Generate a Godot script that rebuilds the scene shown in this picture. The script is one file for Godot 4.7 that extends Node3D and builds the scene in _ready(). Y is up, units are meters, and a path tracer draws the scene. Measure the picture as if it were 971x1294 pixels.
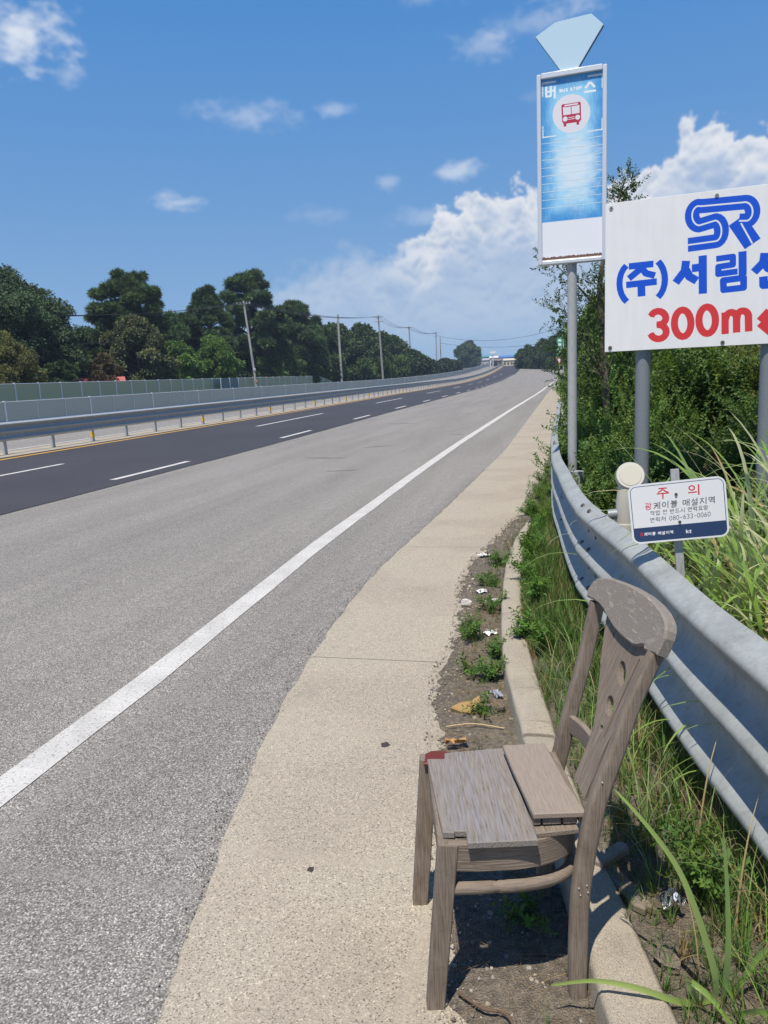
extends Node3D

var rng := RandomNumberGenerator.new()
var used := {}
var M := {}

# ---------------------------------------------------------------- mesh builder
class MB:
	var v := PackedVector3Array()
	var n := PackedVector3Array()
	var uv := PackedVector2Array()
	var c := PackedColorArray()
	var col := Color(1, 1, 1)

	func tri(a: Vector3, b: Vector3, d: Vector3, na: Vector3, nb: Vector3, nd: Vector3, ua := Vector2.ZERO, ub := Vector2.ZERO, ud := Vector2.ZERO) -> void:
		if (b - a).cross(d - a).dot(na + nb + nd) > 0.0:
			v.append_array([a, d, b]); n.append_array([na, nd, nb]); uv.append_array([ua, ud, ub])
		else:
			v.append_array([a, b, d]); n.append_array([na, nb, nd]); uv.append_array([ua, ub, ud])
		c.append_array([col, col, col])

	# a flat quad, its face turned to the side of the hint
	func quad(a: Vector3, b: Vector3, d: Vector3, e: Vector3, hint: Vector3, ua := Vector2(0, 1), ub := Vector2(1, 1), ud := Vector2(1, 0), ue := Vector2(0, 0)) -> void:
		var nn := (b - a).cross(d - a)
		if nn.length_squared() < 1e-16:
			nn = (d - a).cross(e - a)
		nn = nn.normalized()
		if nn.dot(hint) < 0.0:
			nn = -nn
		tri(a, b, d, nn, nn, nn, ua, ub, ud)
		tri(a, d, e, nn, nn, nn, ua, ud, ue)

	func grid(rows: Array, closed := false, hint := Vector3.ZERO, uscale := Vector2(1, 1)) -> void:
		var nr := rows.size()
		var nc: int = rows[0].size()
		var nor := []
		var s := 0.0
		for i in nr:
			var mid := Vector3.ZERO
			for p in rows[i]: mid += p
			mid /= nc
			var line := PackedVector3Array()
			for j in nc:
				var j0 := posmod(j - 1, nc) if closed else maxi(j - 1, 0)
				var j1 := posmod(j + 1, nc) if closed else mini(j + 1, nc - 1)
				var du: Vector3 = rows[i][j1] - rows[i][j0]
				var dv: Vector3 = rows[mini(i + 1, nr - 1)][j] - rows[maxi(i - 1, 0)][j]
				var q := du.cross(dv).normalized()
				line.append(q)
				s += q.dot(hint if hint != Vector3.ZERO else rows[i][j] - mid)
			nor.append(line)
		var sg := -1.0 if s < 0.0 else 1.0
		for i in nr - 1:
			for j in (nc if closed else nc - 1):
				var k := (j + 1) % nc
				var a: Vector3 = rows[i][j]; var b: Vector3 = rows[i][k]; var d: Vector3 = rows[i + 1][k]; var e: Vector3 = rows[i + 1][j]
				var na: Vector3 = nor[i][j] * sg; var nb: Vector3 = nor[i][k] * sg; var nd: Vector3 = nor[i + 1][k] * sg; var ne: Vector3 = nor[i + 1][j] * sg
				var u0 := float(j) * uscale.x; var u1 := float(j + 1) * uscale.x; var v0 := float(i) * uscale.y; var v1 := float(i + 1) * uscale.y
				tri(a, b, d, na, nb, nd, Vector2(u0, v0), Vector2(u1, v0), Vector2(u1, v1))
				tri(a, d, e, na, nd, ne, Vector2(u0, v0), Vector2(u1, v1), Vector2(u0, v1))

	func fan(ring: PackedVector3Array, hint: Vector3) -> void:
		var m := Vector3.ZERO
		for p in ring: m += p
		m /= ring.size()
		for i in ring.size():
			var a := ring[i]; var b := ring[(i + 1) % ring.size()]
			tri(m, a, b, hint, hint, hint)

	# a ring of 2-D points swept along a path; side: where the ring's x points
	func sweep(path: Array, ring: PackedVector2Array, side: Vector3, scales := [], caps := true) -> void:
		var rows := []
		for i in path.size():
			var t: Vector3 = (path[mini(i + 1, path.size() - 1)] - path[maxi(i - 1, 0)]).normalized()
			var y := t.cross(side).normalized()
			var x := y.cross(t).normalized()
			var k: float = scales[i] if scales.size() else 1.0
			var line := PackedVector3Array()
			for p in ring: line.append(path[i] + (x * p.x + y * p.y) * k)
			rows.append(line)
		grid(rows, true)
		if caps:
			fan(rows[0], (path[0] - path[1]).normalized())
			fan(rows[-1], (path[-1] - path[-2]).normalized())

	func tube(path: Array, radii: Array, sides := 8, caps := true) -> void:
		var ring := PackedVector2Array()
		for i in sides: ring.append(Vector2.from_angle(TAU * i / sides))
		var d: Vector3 = (path[-1] - path[0]).normalized()
		var side := Vector3.RIGHT if absf(d.x) < 0.8 else Vector3.UP
		var r := []
		for i in path.size(): r.append(radii[i] if radii.size() > 1 else radii[0])
		sweep(path, ring, side, r, caps)

	func box(at: Vector3, size: Vector3, bevel := 0.0, basis := Basis.IDENTITY) -> void:
		var h := size / 2.0
		var b := minf(bevel, minf(h.x, minf(h.y, h.z)) * 0.9)
		var f := func(p: Vector3) -> Vector3: return at + basis * p
		for ax in 3:
			var i := (ax + 1) % 3
			var j := (ax + 2) % 3
			for s in [-1.0, 1.0]:
				var q := []
				for m in [[-1, -1], [1, -1], [1, 1], [-1, 1]]:
					var p := Vector3.ZERO
					p[ax] = s * h[ax]; p[i] = m[0] * (h[i] - b); p[j] = m[1] * (h[j] - b)
					q.append(f.call(p))
				var nn := Vector3.ZERO; nn[ax] = s
				quad(q[0], q[1], q[2], q[3], basis * nn)
			if b > 0.0:
				for s in [-1.0, 1.0]:
					for t in [-1.0, 1.0]:
						var q := []
						for e in [[-1, 0], [1, 0], [1, 1], [-1, 1]]:
							var p := Vector3.ZERO
							p[ax] = e[0] * (h[ax] - b)
							p[i] = s * (h[i] - (b if e[1] == 1 else 0.0)); p[j] = t * (h[j] - (b if e[1] == 0 else 0.0))
							q.append(f.call(p))
						var nn := Vector3.ZERO; nn[i] = s; nn[j] = t
						quad(q[0], q[1], q[2], q[3], basis * nn)
		if b > 0.0:
			for s in [-1.0, 1.0]:
				for t in [-1.0, 1.0]:
					for r in [-1.0, 1.0]:
						var nn: Vector3 = (basis * Vector3(s, t, r)).normalized()
						tri(f.call(Vector3(s * h.x, t * (h.y - b), r * (h.z - b))), f.call(Vector3(s * (h.x - b), t * h.y, r * (h.z - b))), f.call(Vector3(s * (h.x - b), t * (h.y - b), r * h.z)), nn, nn, nn)

	# a flat outline given thickness d along z of the frame
	func slab(poly: PackedVector2Array, xf: Transform3D, d: float, bevel := 0.0) -> void:
		var inner := poly
		if bevel > 0.0:
			var o := Geometry2D.offset_polygon(poly, -bevel, Geometry2D.JOIN_MITER)
			if o.size() == 1 and o[0].size() == poly.size():
				inner = match_start(o[0], poly)
			else:
				bevel = 0.0
		var idx := Geometry2D.triangulate_polygon(inner)
		for s in [0.5, -0.5]:
			var nn: Vector3 = (xf.basis.z * s).normalized()
			for k in range(0, idx.size(), 3):
				var p := []
				for m in 3:
					var q := inner[idx[k + m]]
					p.append(xf * Vector3(q.x, q.y, d * s))
				tri(p[0], p[1], p[2], nn, nn, nn, inner[idx[k]], inner[idx[k + 1]], inner[idx[k + 2]])
		var area := 0.0
		for i in poly.size():
			area += poly[i].cross(poly[(i + 1) % poly.size()])
		var sg := 1.0 if area > 0.0 else -1.0
		for i in poly.size():
			var j := (i + 1) % poly.size()
			var e := (poly[j] - poly[i]).normalized()
			var o := Vector3(e.y * sg, -e.x * sg, 0)
			var z := d / 2.0 - bevel
			quad(xf * Vector3(poly[i].x, poly[i].y, -z), xf * Vector3(poly[j].x, poly[j].y, -z), xf * Vector3(poly[j].x, poly[j].y, z), xf * Vector3(poly[i].x, poly[i].y, z), xf.basis * o)
			if bevel > 0.0:
				for s in [1.0, -1.0]:
					quad(xf * Vector3(poly[i].x, poly[i].y, z * s), xf * Vector3(poly[j].x, poly[j].y, z * s), xf * Vector3(inner[j].x, inner[j].y, d / 2.0 * s), xf * Vector3(inner[i].x, inner[i].y, d / 2.0 * s), xf.basis * (o + Vector3(0, 0, s)))

	func match_start(o: PackedVector2Array, poly: PackedVector2Array) -> PackedVector2Array:
		var a := 0.0; var b := 0.0
		for i in poly.size():
			a += poly[i].cross(poly[(i + 1) % poly.size()])
			b += o[i].cross(o[(i + 1) % o.size()])
		if a * b < 0.0: o.reverse()
		var best := 0
		for i in o.size():
			if o[i].distance_to(poly[0]) < o[best].distance_to(poly[0]): best = i
		var r := PackedVector2Array()
		for i in o.size(): r.append(o[(best + i) % o.size()])
		return r

	func mesh() -> ArrayMesh:
		var a := []
		a.resize(Mesh.ARRAY_MAX)
		a[Mesh.ARRAY_VERTEX] = v; a[Mesh.ARRAY_NORMAL] = n; a[Mesh.ARRAY_TEX_UV] = uv; a[Mesh.ARRAY_COLOR] = c
		var m := ArrayMesh.new()
		m.add_surface_from_arrays(Mesh.PRIMITIVE_TRIANGLES, a)
		return m

# ---------------------------------------------------------------- scene helpers
func numbered(called: String) -> String:
	var k: int = used.get(called, 0)
	used[called] = k + 1
	return called if k == 0 else "%s_%03d" % [called, k]

func thing(called: String, label: String, category: String, at := Vector3.ZERO, group := "") -> Node3D:
	var o := Node3D.new()
	o.name = numbered(called)
	add_child(o)
	o.position = at
	o.set_meta("label", label)
	o.set_meta("category", category)
	if group: o.set_meta("group", group)
	return o

func setting(called: String) -> Node3D:
	var o := Node3D.new()
	o.name = numbered(called)
	add_child(o)
	o.set_meta("kind", "structure")
	return o

func put(called: String, mesh: Mesh, m: Material, parent: Node3D, at := Transform3D.IDENTITY) -> MeshInstance3D:
	var o := MeshInstance3D.new()
	o.name = called
	o.mesh = mesh
	o.material_override = m
	parent.add_child(o, true)
	o.transform = at
	return o

func copies(called: String, mesh: Mesh, m: Material, parent: Node3D, where: Array, tints: Array) -> MultiMeshInstance3D:
	mesh.surface_set_material(0, m)
	var mm := MultiMesh.new()
	mm.transform_format = MultiMesh.TRANSFORM_3D
	mm.use_colors = true
	mm.mesh = mesh
	mm.instance_count = where.size()
	for i in where.size():
		mm.set_instance_transform(i, where[i])
		mm.set_instance_color(i, tints[i])
	var o := MultiMeshInstance3D.new()
	o.name = called
	o.multimesh = mm
	parent.add_child(o, true)
	o.set_meta("kind", "stuff")
	return o

func rr(a: float, b: float) -> float:
	return rng.randf_range(a, b)

func rvec() -> Vector3:
	for i in 20:
		var p := Vector3(rr(-1, 1), rr(-1, 1), rr(-1, 1))
		if p.length() < 1.0: return p
	return Vector3.UP * 0.5

func rect_ring(w: float, d: float, r: float) -> PackedVector2Array:
	var o := PackedVector2Array()
	for k in 4:
		var cx := (w / 2.0 - r) * (1.0 if k == 0 or k == 3 else -1.0)
		var cy := (d / 2.0 - r) * (1.0 if k < 2 else -1.0)
		for i in 3:
			o.append(Vector2(cx, cy) + Vector2.from_angle(PI / 2 * k + PI / 4 * i) * r)
	return o

func table(t: Array, z: float) -> float:
	# piecewise linear [z, value, ...] with falling z
	for i in range(0, t.size() - 2, 2):
		if z >= t[i + 2] or i == t.size() - 4:
			var k: float = clampf((t[i] - z) / (t[i] - t[i + 2]), 0.0, 1.0) if i > 0 or z <= t[0] else 0.0
			return lerpf(t[i + 1], t[i + 3], k)
	return t[1]

func smooth_path(p: Array, per := 6) -> Array:
	var o := []
	for i in p.size() - 1:
		var a: Vector3 = p[maxi(i - 1, 0)]; var b: Vector3 = p[i]; var c: Vector3 = p[i + 1]; var d: Vector3 = p[mini(i + 2, p.size() - 1)]
		for k in per:
			o.append(b.cubic_interpolate(c, a, d, float(k) / per))
	o.append(p[-1])
	return o

# ---------------------------------------------------------------- textures and materials
func noise(type: int, freq: float, octaves: int, sd: int, size := 512, cell := -1) -> PackedByteArray:
	var f := FastNoiseLite.new()
	f.noise_type = type
	f.frequency = freq
	f.seed = sd
	f.fractal_octaves = octaves
	f.fractal_type = FastNoiseLite.FRACTAL_FBM if octaves > 1 else FastNoiseLite.FRACTAL_NONE
	if cell >= 0: f.cellular_return_type = cell
	var im := f.get_seamless_image(size, size)
	im.convert(Image.FORMAT_L8)
	return im.get_data()

func tex(size: int, f: Callable) -> ImageTexture:
	# f(i) gives the linear colour of texel i
	var d := PackedByteArray()
	d.resize(size * size * 3)
	var lut := PackedByteArray()
	for i in 1025: lut.append(int(round(pow(i / 1024.0, 1.0 / 2.2) * 255)))
	for i in size * size:
		var c: Vector3 = f.call(i)
		d[i * 3] = lut[int(clampf(c.x, 0, 1) * 1024)]
		d[i * 3 + 1] = lut[int(clampf(c.y, 0, 1) * 1024)]
		d[i * 3 + 2] = lut[int(clampf(c.z, 0, 1) * 1024)]
	return ImageTexture.create_from_image(Image.create_from_data(size, size, false, Image.FORMAT_RGB8, d))

func grey_tex(size: int, d: PackedByteArray) -> ImageTexture:
	return ImageTexture.create_from_image(Image.create_from_data(size, size, false, Image.FORMAT_L8, d))

func mat(lin: Color, rough := 0.8, metal := 0.0) -> StandardMaterial3D:
	var m := StandardMaterial3D.new()
	m.albedo_color = lin.linear_to_srgb()
	m.roughness = rough
	m.metallic = metal
	return m

func surf(color_tex: Texture2D, rough: float, scale: Vector3, world := true, height: Texture2D = null, relief := 0.0) -> StandardMaterial3D:
	var m := mat(Color(1, 1, 1), rough)
	m.albedo_texture = color_tex
	m.uv1_triplanar = true
	m.uv1_world_triplanar = world
	m.uv1_scale = scale
	if height:
		m.heightmap_enabled = true
		m.heightmap_texture = height
		m.heightmap_scale = relief
	return m

func patches(m: StandardMaterial3D, t: Texture2D, scale: float) -> void:
	m.detail_enabled = true
	m.detail_blend_mode = BaseMaterial3D.BLEND_MODE_MUL
	m.detail_albedo = t
	m.detail_uv_layer = BaseMaterial3D.DETAIL_UV_2
	m.uv2_triplanar = true
	m.uv2_world_triplanar = true
	m.uv2_scale = Vector3.ONE * scale

func leaf_mat(tint: Color, back := 0.5, rough := 0.65) -> StandardMaterial3D:
	var m := mat(tint, rough)
	m.vertex_color_use_as_albedo = true
	m.backlight_enabled = true
	m.backlight = Color(back, back, back * 0.6).linear_to_srgb()
	m.cull_mode = BaseMaterial3D.CULL_DISABLED
	return m

func make_materials() -> void:
	var S := FastNoiseLite.TYPE_SIMPLEX_SMOOTH
	var C := FastNoiseLite.TYPE_CELLULAR
	# worn asphalt: stones of many greys in a grey binder
	var cv := noise(C, 0.27, 1, 3, 1024, FastNoiseLite.RETURN_CELL_VALUE)
	var cd := noise(C, 0.27, 1, 3, 1024, FastNoiseLite.RETURN_DISTANCE)
	var fine := noise(S, 0.35, 2, 7, 1024)
	var mid := noise(S, 0.012, 3, 9, 1024)
	var asphalt := tex(1024, func(i: int) -> Vector3:
		var a := cv[i] / 255.0
		var g := lerpf(0.10, 0.42, a) + (0.16 if a > 0.92 else 0.0)
		g = lerpf(g, 0.07, clampf(cd[i] / 255.0 * 2.2 - 0.85, 0, 1)) * (0.75 + 0.5 * fine[i] / 255.0) * (0.92 + 0.16 * mid[i] / 255.0)
		return Vector3(g * 1.04, g * 0.985, g * 0.90))
	var stones := PackedByteArray(); stones.resize(1024 * 1024)
	for i in 1024 * 1024: stones[i] = 255 - cd[i]
	var stone_h := grey_tex(1024, stones)
	var big := noise(S, 0.006, 4, 21, 512)
	var big2 := noise(S, 0.03, 4, 22, 512)
	var cloudy := tex(512, func(i: int) -> Vector3:
		var g := 0.83 + 0.22 * (big[i] / 255.0) + 0.1 * (big2[i] / 255.0 - 0.5)
		return Vector3(g, g * 0.99, g * 0.975))
	M.grey_road = surf(asphalt, 0.85, Vector3.ONE * 0.72, true, stone_h, 0.2)
	patches(M.grey_road, cloudy, 0.09)
	M.grey_road.uv2_scale = Vector3(0.30, 0.30, 0.028)
	var dark := tex(512, func(i: int) -> Vector3:
		var a := cv[(i / 512) * 1024 + i % 512] / 255.0
		var g := 0.036 + 0.03 * a * a * a + (0.05 if a > 0.97 else 0.0)
		return Vector3(g, g * 0.97, g * 1.08))
	M.dark_road = surf(dark, 0.75, Vector3.ONE * 0.9, true, stone_h, 0.2)
	patches(M.dark_road, cloudy, 0.05)
	# concrete: tan, pitted and brushed across
	var pit := noise(C, 0.05, 1, 31, 1024, FastNoiseLite.RETURN_DISTANCE)
	var brush := noise(S, 0.09, 4, 33, 1024)
	var spot := noise(S, 0.02, 4, 35, 1024)
	var grain := noise(S, 0.3, 1, 36, 1024)
	var sand := noise(C, 0.22, 1, 38, 1024, FastNoiseLite.RETURN_CELL_VALUE)
	var concrete := tex(1024, func(i: int) -> Vector3:
		var s := sand[i] / 255.0
		var g := 0.365 * (0.94 + 0.12 * brush[i] / 255.0) * (0.92 + 0.16 * spot[i] / 255.0) * (0.74 + 0.42 * s) * (0.8 + 0.4 * grain[i] / 255.0)
		if s < 0.05: g *= 0.55
		if pit[i] < 9: g *= 0.45
		if s > 0.95: g *= 1.25
		return Vector3(g * 1.09, g * 0.97, g * 0.79))
	M.concrete = surf(concrete, 0.9, Vector3(1.1, 1.1, 1.1), true, grey_tex(1024, sand), 0.16)
	var stain := tex(512, func(i: int) -> Vector3:
		var g := 0.92 + 0.1 * smoothstep(0.3, 0.62, big[i] / 255.0) - 0.07 * smoothstep(0.62, 0.8, big2[i] / 255.0)
		return Vector3(g, g * 0.985, g * 0.95))
	patches(M.concrete, stain, 0.22)
	M.kerb = surf(concrete, 0.9, Vector3.ONE * 2.3, true, grey_tex(1024, brush), 0.3)
	patches(M.kerb, stain, 0.9)
	# soil with crumbs
	var soil := tex(1024, func(i: int) -> Vector3:
		var a := spot[i] / 255.0
		var g := lerpf(0.07, 0.24, a) * (0.55 + 0.9 * grain[i] / 255.0) * (0.7 + 0.6 * brush[i] / 255.0)
		return Vector3(g * 1.14, g * 0.97, g * 0.76))
	M.soil = surf(soil, 0.95, Vector3.ONE * 1.4, true, grey_tex(1024, brush), 1.2)
	patches(M.soil, stain, 1.1)
	var turf := tex(512, func(i: int) -> Vector3:
		var a := big2[i] / 255.0
		var g := lerpf(0.04, 0.09, a)
		return Vector3(g * 0.85, g, g * 0.4))
	M.turf = surf(turf, 0.95, Vector3.ONE * 0.13)
	# grey weathered wood: fibres along one axis
	var fib := noise(S, 0.055, 5, 41, 512)
	var fib2 := noise(S, 0.16, 2, 42, 512)
	var wood := tex(512, func(i: int) -> Vector3:
		var a := fib[i] / 255.0
		var b := fib2[i] / 255.0
		var g := lerpf(0.17, 0.26, smoothstep(0.2, 0.85, a)) * (0.9 + 0.2 * b)
		if a < 0.17: g *= 0.55
		if b > 0.86: g *= 1.3
		var w := clampf(a * 1.3 - 0.35, 0, 1)
		return Vector3(g * lerpf(1.06, 0.96, w), g * 0.83, g * lerpf(0.62, 0.72, w)))
	var fib_h := grey_tex(512, fib)
	M.wood_y = surf(wood, 0.85, Vector3(7, 0.3, 7), false, fib_h, 0.12)
	M.wood_z = surf(wood, 0.85, Vector3(7, 7, 0.3), false, fib_h, 0.12)
	M.wood_x = surf(wood, 0.85, Vector3(0.3, 7, 7), false, fib_h, 0.12)
	var age := tex(512, func(i: int) -> Vector3:
		var g := 0.74 + 0.4 * (big[i] / 255.0) - 0.12 * smoothstep(0.6, 0.7, big2[i] / 255.0)
		return Vector3(g, g * 0.99, g * 0.97))
	for k in [M.wood_x, M.wood_y, M.wood_z]: patches(k, age, 2.3)
	var board := tex(512, func(i: int) -> Vector3:
		var a := fib[i] / 255.0
		var b := fib2[i] / 255.0
		var w := smoothstep(0.35, 0.75, (mid[i] / 255.0) * 0.6 + a * 0.4)
		var g := lerpf(0.18, 0.235, smoothstep(0.3, 0.75, a)) * (0.9 + 0.2 * b)
		if a < 0.2: g *= 0.6
		return Vector3(g * lerpf(1.10, 1.0, w), g * 0.95, g * lerpf(0.78, 1.0, w)))
	M.board = surf(board, 0.75, Vector3(5, 5, 0.32), false, fib_h, 0.1)
	var paint_chip := tex(512, func(i: int) -> Vector3:
		var a := fib[i] / 255.0
		var b := spot[(i / 512) * 1024 + i % 512] / 255.0
		var g := lerpf(0.17, 0.225, a) * (0.92 + 0.16 * fib2[i] / 255.0)
		var q := Vector3(g * 1.1, g * 0.97, g * 0.82)
		return q * 1.8 if b + fib2[i] / 700.0 > 0.95 else q)
	M.crest_wood = surf(paint_chip, 0.9, Vector3(7, 7, 1.6), false, fib_h, 0.08)
	var plank := tex(512, func(i: int) -> Vector3:
		var g := lerpf(0.20, 0.27, fib[i] / 255.0) * (0.85 + 0.3 * fib2[i] / 255.0)
		return Vector3(g * 1.14, g * 0.94, g * 0.76))
	M.plank = surf(plank, 0.75, Vector3(6, 6, 0.35), false, fib_h, 0.06)
	M.raw_wood = surf(plank, 0.9, Vector3(1.2, 12, 12), false, fib_h, 0.2)
	# galvanised steel
	var zn := tex(512, func(i: int) -> Vector3:
		var a := fib[i] / 255.0
		var g := 0.45 + 0.07 * (a - 0.5) + 0.09 * (big2[i] / 255.0 - 0.5)
		if spot[(i / 512) * 1024 + i % 512] > 178: g *= 0.86
		if fib2[i] > 236: g += 0.12
		return Vector3(g * 0.96, g * 1.0, g * 0.99))
	M.zinc = surf(zn, 0.5, Vector3.ONE * 2.0)
	M.zinc.metallic = 0.1
	M.zinc.roughness = 0.6
	M.zinc.albedo_color = Color(0.84, 0.86, 0.86).linear_to_srgb()
	M.zinc_far = surf(zn, 0.5, Vector3.ONE * 0.6)
	M.zinc_far.metallic = 0.25
	M.grey_paint = surf(zn, 0.5, Vector3.ONE * 4.0)
	M.grey_paint.albedo_color = Color(0.52, 0.55, 0.6).linear_to_srgb()
	M.grey_paint.metallic = 0.15
	M.pole_zinc = surf(zn, 0.5, Vector3(5, 0.8, 5))
	M.pole_zinc.albedo_color = Color(1.0, 1.0, 1.0)
	M.pole_zinc.metallic = 0.1
	M.alu = mat(Color(0.72, 0.75, 0.79), 0.4, 0.4)
	M.bolt = mat(Color(0.11, 0.10, 0.09), 0.5, 0.6)
	M.white_paint = mat(Color(0.78, 0.78, 0.77), 0.5)
	M.line = surf(tex(512, func(i: int) -> Vector3:
		var g := 0.70 - 0.18 * (fib2[i] / 255.0) + 0.08 * (big2[i] / 255.0 - 0.5)
		if fib[i] < 66: g *= 0.5
		return Vector3(g, g * 0.985, g * 0.94)), 0.7, Vector3.ONE * 1.7, true, stone_h, 0.2)
	patches(M.line, cloudy, 0.7)
	patches(M.zinc, age, 1.3)
	M.yellow = mat(Color(0.60, 0.34, 0.05), 0.7)
	M.reflector = mat(Color(0.75, 0.45, 0.02), 0.4)
	M.bark = surf(soil, 0.95, Vector3(3, 0.8, 3), true, grey_tex(1024, brush), 1.0)
	M.pole_concrete = mat(Color(0.36, 0.35, 0.33), 0.9)
	M.wire = mat(Color(0.03, 0.03, 0.035), 0.7)
	M.leaf = leaf_mat(Color(1.0, 1.0, 0.92), 0.95)
	M.needle = leaf_mat(Color(1, 1, 1), 0.35, 0.85)
	M.blade = leaf_mat(Color(1, 1, 1), 0.7, 0.55)
	M.stem = mat(Color(0.09, 0.085, 0.035), 0.8)
	M.rock = mat(Color(1, 1, 1), 0.9)
	M.rock.vertex_color_use_as_albedo = true

# ---------------------------------------------------------------- the lie of the land
const LANE := [10.0, -7.4, 0.0, -7.4, -14.0, -7.42, -20.0, -7.5, -36.0, -7.95, -53.0, -8.3, -84.0, -9.0, -104.0, -9.9, -128.0, -10.9, -163.0, -12.2, -195.0, -12.6, -230.0, -13.7, -262.0, -15.4, -345.0, -20.0, -420.0, -26.0]
const MEDIAN := [10.0, -14.55, -20.0, -14.58, -36.0, -14.9, -49.0, -15.25, -68.0, -16.1, -84.0, -16.5, -104.0, -17.2, -142.0, -18.8, -176.0, -19.7, -216.0, -20.8, -260.0, -22.6, -345.0, -27.5, -420.0, -33.5]
const FENCE := [10.0, -30.6, -37.0, -30.6, -53.0, -30.9, -63.0, -31.3, -84.0, -32.4, -100.0, -33.0, -120.0, -33.6, -140.0, -33.0, -166.0, -30.6, -193.0, -28.6, -215.0, -27.8, -260.0, -28.6, -345.0, -33.2, -420.0, -40.0]
const EDGE := [10.0, -2.2, -2.45, -2.26, -3.65, -2.27, -7.0, -2.4, -12.8, -2.47, -18.0, -2.48, -33.0, -2.35, -55.0, -2.05, -110.0, -1.8, -170.0, -1.9]
const SLAB := [6.0, -0.3, 0.0, -0.72, -1.5, -1.0, -2.56, -1.28, -3.9, -1.47, -5.9, -1.57, -8.7, -1.45, -15.9, -1.26, -30.0, -1.3, -50.0, -1.35, -180.0, -1.1]
const RAIL := [6.0, 1.45, 2.0, 1.28, 0.2, 0.99, -0.8, 0.84, -1.6, 0.685, -2.2, 0.575, -2.7, 0.475, -3.36, 0.375, -3.74, 0.315, -4.29, 0.205, -4.95, 0.10, -6.26, 0.0, -7.97, -0.09, -12.4, -0.14, -24.0, -0.16, -60.0, -0.12]
const KERB_IN := [2.0, 0.62, 0.0, 0.40, -1.0, 0.21, -1.73, 0.055, -2.3, -0.05, -3.24, -0.235, -3.97, -0.36, -4.93, -0.44, -5.93, -0.49, -7.07, -0.48, -8.3, -0.40]
const KERB_OUT := [2.0, 0.82, 0.0, 0.60, -1.0, 0.41, -1.63, 0.255, -2.0, 0.16, -2.98, -0.035, -3.41, -0.105, -4.02, -0.205, -4.57, -0.265, -5.28, -0.315, -6.25, -0.35, -7.82, -0.335, -8.3, -0.30]

func rise(z: float) -> float:
	return 4.0 * smoothstep(-125.0, -345.0, z)

func bank(x: float, z: float) -> float:
	var d := x - table(RAIL, z) - 0.35
	var y := 0.085 + rise(z)
	if d > 0.0: y += 0.36 * d - 0.018 * d * d if d < 8.0 else 1.73 + 0.07 * (d - 8.0)
	return y + 0.05 * sin(x * 3.1 + z * 1.7) * clampf(d * 2.0, 0.15, 1.0)

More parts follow.
